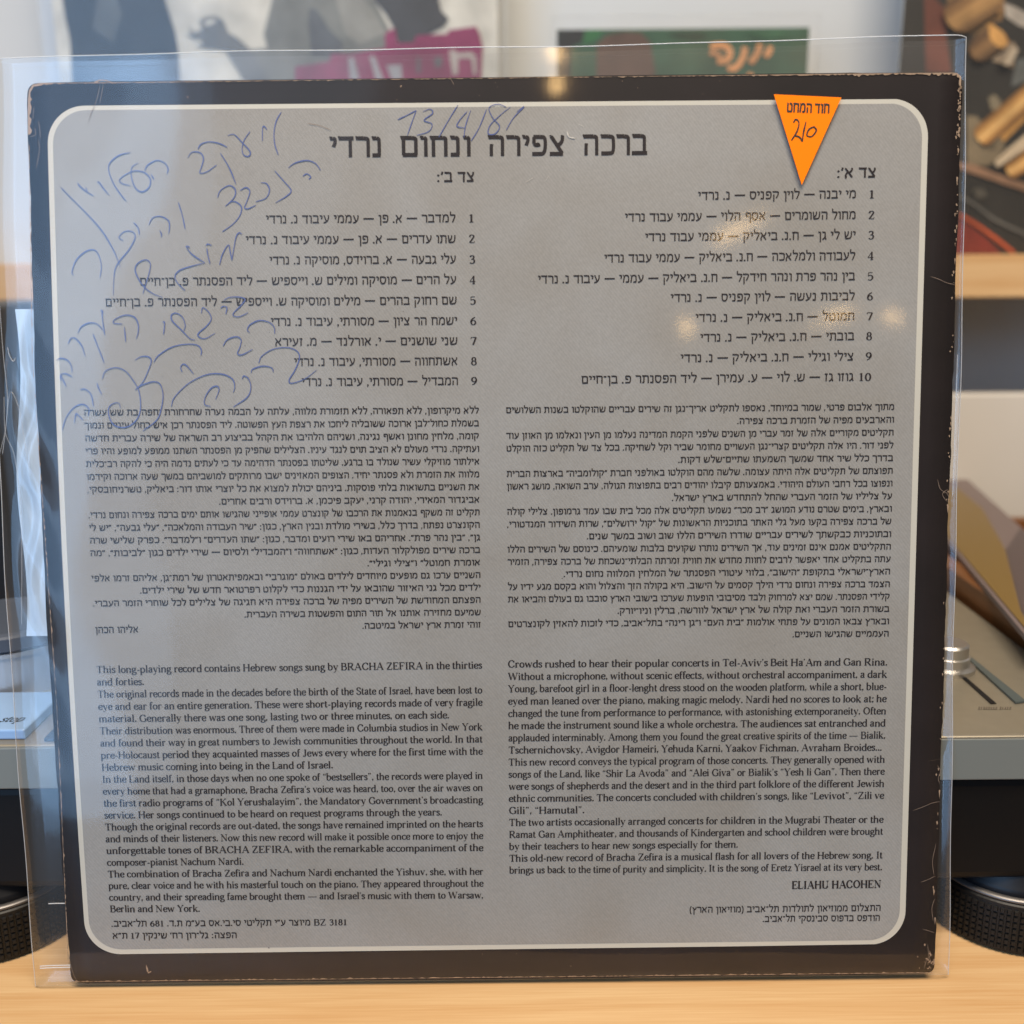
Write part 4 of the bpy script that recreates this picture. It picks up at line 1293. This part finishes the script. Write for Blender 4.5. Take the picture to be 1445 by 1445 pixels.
CR = [[(141, 120), (138, 135), (134, 147), (130, 156), (124, 172)], [(146, 119), (143, 135), (141, 145)], [(54, 170), (56, 182), (57, 195)], [(48, 150), (47, 160), (46.5, 168)],
      [(54, 197), (55.5, 212), (51, 238)], [(42, 193), (50, 190), (49, 180)], [(1313, 390), (1325, 394), (1336, 399), (1349, 402)], [(1346, 411), (1349, 416)],
      [(1323, 676), (1327, 690), (1336, 696), (1340, 704)], [(1338, 690), (1330, 697), (1336, 708)], [(1288, 1144), (1304, 1138), (1316, 1133), (1327, 1131)],
      [(1310, 1074), (1329, 1071)], [(1323, 1080), (1327, 1088), (1324, 1098), (1326, 1106)], [(1299, 1245), (1310, 1241), (1320, 1236)], [(1302, 1311), (1312, 1314), (1318, 1316)],
      [(1309, 1332), (1311, 1350), (1316, 1362)], [(1304, 1367), (1308, 1354), (1316, 1347)], [(433, 174), (450, 177), (468, 184)], [(634, 107), (637, 113), (641, 120)],
      [(1321, 1190), (1316, 1215), (1318, 1235)], [(1319, 1268), (1315, 1282), (1317, 1300)], [(101, 1366), (104, 1376), (108, 1383)], [(96, 1345), (100, 1362), (103, 1374)]]
crease_m = mat('crease_line', srgb(128, 108, 92), 0.8)
for c_ in CR:
    pen_strokes([c_], lambda x, y: (x, y), 0.00008, 0.00050, 'crease_mark', crease_m, rec, 0.8)
CR2 = [[(800, 185), (803, 193), (812, 195)], [(817, 175), (824, 179)], [(742, 257), (752, 251)], [(770, 255), (774, 249)]]
for c_ in CR2:
    pen_strokes([c_], lambda x, y: (x, y), 0.0002, 0.00050, 'crease_mark', ink((186, 180, 170), 0.5), rec, 0.8)
V, F = [], []
random.seed(5)
for _ in range(60):
    x, y = random.uniform(90, 1270), random.uniform(165, 1320)
    s_ = random.uniform(0.25, 0.8)
    fleck([(x + s_ * math.cos(a_) * random.uniform(.6, 1.3), y + s_ * math.sin(a_) * random.uniform(.6, 1.3)) for a_ in np.linspace(0, 5.3, 7)])
fleck([(378.5, 1336.5), (380, 1336.5), (380.4, 1338.4), (378.4, 1338.2)])
uv = np.array(V)
mesh('ink_speck', S(uv, 0.0003), F, ink((96, 90, 88), 0.6), pan)['kind'] = 'stuff'

# ------------------------------------------------------------------ clear outer cover and its sticker
film = clear_sheet('clear_film', 0.003, rough=0.058, spec=0.055)
cov = thing('clear_cover', 'clear plastic outer cover round the record sleeve, with an orange triangular price sticker', 'plastic cover', tuple(ORG))
H1, H2 = 0.0011, -0.0040
CC = UV([(-17, 83), (1369, 50), (1341, 1380.5), (47, 1397)], H1)


def sheet(h, nu=150, nv=150):
    V = []
    for j in range(nv):
        for i in range(nu):
            a, b = i / (nu - 1), j / (nv - 1)
            q = (CC[3] * (1 - a) + CC[2] * a) * (1 - b) + (CC[0] * (1 - a) + CC[1] * a) * b
            q = q + np.array([(2 * a - 1) * (0.00035 * math.sin(b * 9 + 1) + 0.0002 * math.sin(b * 31)) - (1 - a) ** 8 * 0.0016 * math.sin(b * math.pi) ** 2,
                              b ** 6 * (0.0004 * math.sin(a * 7.5) + 0.00015 * math.sin(a * 29))])
            V.append(q)
    V = np.array(V)
    F = [(j * nu + i, j * nu + i + 1, (j + 1) * nu + i + 1, (j + 1) * nu + i) for j in range(nv - 1) for i in range(nu - 1)]
    da = np.minimum(np.minimum(V[:, 0] - V[:, 0].min(), V[:, 0].max() - V[:, 0]) * 0 + np.tile(np.minimum(np.linspace(0, 1, nu) * 0.329, (1 - np.linspace(0, 1, nu)) * 0.329), nv), np.repeat(np.linspace(0, 1, nv) * 0.322, nu))
    edge = np.clip(da / 0.0034, 0, 1)
    edge = 1 - edge * edge * (3 - 2 * edge)
    rel = 0.00016 * np.sin(V[:, 0] * 61 + 2 * np.sin(V[:, 1] * 23)) + 0.00014 * np.sin(V[:, 1] * 47 + V[:, 0] * 19)
    mgn = np.clip((-0.150 - V[:, 0]) / 0.012, 0, 1)
    rel = rel + mgn * 0.0009 * np.sin(V[:, 1] * 110 + V[:, 0] * 160) * np.exp(-((V[:, 1] - 0.17) / 0.07) ** 2)
    return V, F, rel, edge


V, F, rel, edge = sheet(H1)
HM = -0.0015
V1 = S(V, (H1 + rel) * (1 - edge) + (HM + 0.0002) * edge)
mesh('front_film', V1, F, film, cov, True)
V2 = S(V, (H2 - 0.3 * rel) * (1 - edge) + (HM - 0.0002) * edge)
back_film = clear_sheet('back_film', 0.02, rough=0.08)
mesh('back_film', V2, [f[::-1] for f in F], back_film, cov, True)
seam = clear_sheet('seam_film', 0.22, rough=0.15, bumps=False)
rimm = mat('film_rim', (0.75, 0.78, 0.80), 0.15)
nu = 150
lft = [j * nu for j in range(nu)]
rgt = [j * nu + nu - 1 for j in range(nu)]
bot = list(range(nu))
top = [(nu - 1) * nu + i for i in range(nu)]
mb = MB()
for ids in (rgt, lft, bot):
    A_, B_ = V1[ids], V2[ids]
    n0 = len(mb.V)
    mb.add(np.vstack([A_, B_]), [(i, i + 1, i + 1 + nu, i + nu) for i in range(nu - 1)])
mb.build('side_fold', seam, cov, True)
mb = MB()
mb.tube(V1[top], 0.00014, 5)
mb.build('film_rim', rimm, cov, True)
soft = clear_sheet('rim_film', 0.4, rough=0.25, bumps=False)
MB().tube(V1[rgt], 0.00015, 5).build('side_rim', soft, cov, True)
MB().tube(V1[lft], 0.00017, 5).build('side_rim', soft, cov, True)
# heat welded seam lines near the lower left corner, ridges where the film is creased
for pts in ([(57, 1362.5), (75, 1361.5), (100, 1361)], [(57, 1365.6), (75, 1364.6), (100, 1364)], [(69, 1274.5), (80, 1274), (92, 1274)]):
    MB().tube(S(UV(pts, H1), H1 + 0.0004), 0.0002).build('weld_line', soft, cov)
ridge = clear_sheet('ridge_film', 0.22, rough=0.2, bumps=False)
for pts, r_ in (([(1351, 500), (1346, 640), (1344, 700)], 0.00018), ([(0, 432), (5, 500), (11, 560), (9, 600), (4, 640)], 0.00013),
                ([(6, 560), (8, 610), (20, 640), (27, 690), (31, 760), (31, 880)], 0.00011), ([(0, 640), (8, 606), (14, 556), (22, 562), (30, 590), (38, 640), (42, 660)], 0.0001),
                ([(11, 490), (14, 502), (19, 510), (22, 505)], 0.00016)):
    MB().tube(S(catmull(UV(pts, H1)), H1 + 0.0002), r_).build('crease_ridge', ridge, cov, True)

# crumpled film layer added along the left margin, window reflection painted in as haze
def painted_sheen():
    m = clear_sheet('painted_sheen_film', 0.3, rough=0.12)
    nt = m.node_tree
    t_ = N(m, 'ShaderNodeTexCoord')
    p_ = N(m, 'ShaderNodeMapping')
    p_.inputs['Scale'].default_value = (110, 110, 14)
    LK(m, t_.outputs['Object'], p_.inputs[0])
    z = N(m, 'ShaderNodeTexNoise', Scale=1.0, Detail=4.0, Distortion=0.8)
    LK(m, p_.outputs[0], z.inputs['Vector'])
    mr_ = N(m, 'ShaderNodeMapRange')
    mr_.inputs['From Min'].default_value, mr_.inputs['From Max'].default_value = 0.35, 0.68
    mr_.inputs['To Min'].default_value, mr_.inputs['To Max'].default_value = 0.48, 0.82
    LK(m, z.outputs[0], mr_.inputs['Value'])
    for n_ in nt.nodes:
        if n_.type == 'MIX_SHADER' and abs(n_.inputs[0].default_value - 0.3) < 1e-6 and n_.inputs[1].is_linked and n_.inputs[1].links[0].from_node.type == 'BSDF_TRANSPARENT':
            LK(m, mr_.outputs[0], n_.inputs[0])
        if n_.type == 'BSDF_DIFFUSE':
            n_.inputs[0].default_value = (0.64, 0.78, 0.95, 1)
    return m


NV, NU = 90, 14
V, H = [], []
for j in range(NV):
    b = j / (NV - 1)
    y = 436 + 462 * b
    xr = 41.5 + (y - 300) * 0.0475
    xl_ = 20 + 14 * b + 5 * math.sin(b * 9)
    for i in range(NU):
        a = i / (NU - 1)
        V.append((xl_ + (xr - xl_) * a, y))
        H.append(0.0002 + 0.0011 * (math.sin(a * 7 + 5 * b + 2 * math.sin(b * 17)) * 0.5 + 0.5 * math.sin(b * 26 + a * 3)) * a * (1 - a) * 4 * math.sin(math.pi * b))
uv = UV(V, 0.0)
mesh('crumpled_sheen', S(uv, np.array(H) - 0.0008), [(j * NU + i, j * NU + i + 1, (j + 1) * NU + i + 1, (j + 1) * NU + i) for j in range(NV - 1) for i in range(NU - 1)], painted_sheen(), cov, True)

# price sticker
och = mat('orange_sticker', (1.0, 0.215, 0.001), 0.6, spec=0.12)
hs = H1 + 0.0007
q = UV([(1092, 133), (1187.5, 137.5), (1131.5, 261)], hs)
P_ = S(q, hs) 
mb = MB().prism(P_, -EN * 0.00025)
st = mb.build('price_sticker', och, cov)
st['label'] = 'orange triangular price sticker with handwritten 210'
sk = mat('sticker_ink', (0.02, 0.012, 0.01), 0.5)
p = Print(True, 0.0031, 1.0, seg=4, h=hs + 0.0001, pen=(21, 21))
p.line('חוד המחט', (1109.5, 158.2), (1170.5, 160.2))
p.build('printed_name', sk, st)
SS = [[(505, 500), (515, 487), (527, 500), (520, 535), (497, 572)], [(497, 572), (510, 555), (530, 560), (541, 578)], [(556, 496), (546, 540), (541, 577)],
      [(590, 516), (568, 528), (560, 552), (580, 556), (598, 532), (588, 516)]]
pen_strokes(SS, lambda x, y: (945 + x / 2.89, y / 2.89), 0.00026, hs + 0.0001, 'pen_price', sk, st, 0.2)

# writing on the turntable: the word on the key and the tiny line under the slider
def flat_text(text, px_l, px_r, z, size, name, m, parent, skew=0.0):
    q = on_plane([px_l, px_r], 2, z)
    d = q[1] - q[0]; d[2] = 0
    W_ = np.linalg.norm(d); d /= W_
    up = np.array([-d[1], d[0], 0])
    G = sum(glyph(c_, LAT, (9, 7), 7, 3)[0] if c_ != ' ' else 34 for c_ in text)
    k = W_ / G
    VV_, FF_ = [], []
    x = 0
    for c_ in text:
        if c_ == ' ':
            x += 34; continue
        adv, v, f, lay = glyph(c_, LAT, (9, 7), 7, 3)
        n0 = len(VV_)
        for (a_, b_), l_ in zip(v, lay):
            VV_.append(q[0] + d * (x + a_ + skew * b_) * k + up * b_ * size / 68 + np.array([0, 0, 0.0001 + l_ * 0.00001]))
        FF_ += [tuple(i + n0 for i in ff) for ff in f]
        x += adv
    return mesh(name, VV_, FF_, m, parent)


flat_text('stop', (-3, 1019), (30, 1018.5), zk, 0.0048, 'printed_word', dark, key, 0.35)
q0 = on_plane([(1381, 1000), (1398, 999)], 2, ZT)
mb = MB()
random.seed(3)
for x in list(np.arange(1381, 1407, 3.4)) + list(np.arange(1411, 1428, 3.4)):
    aa = on_plane([(x, 997.5 + random.uniform(-.6, .6)), (x + random.uniform(1.6, 2.8), 997.5), (x + random.uniform(1, 2.8), 1001), (x - .4, 1001 + random.uniform(-.6, .6))], 2, ZT + 0.0002)
    mb.prism(aa, (0, 0, 0.00005))
mb.build('printed_marking', ink((92, 84, 72), 0.5), tt)
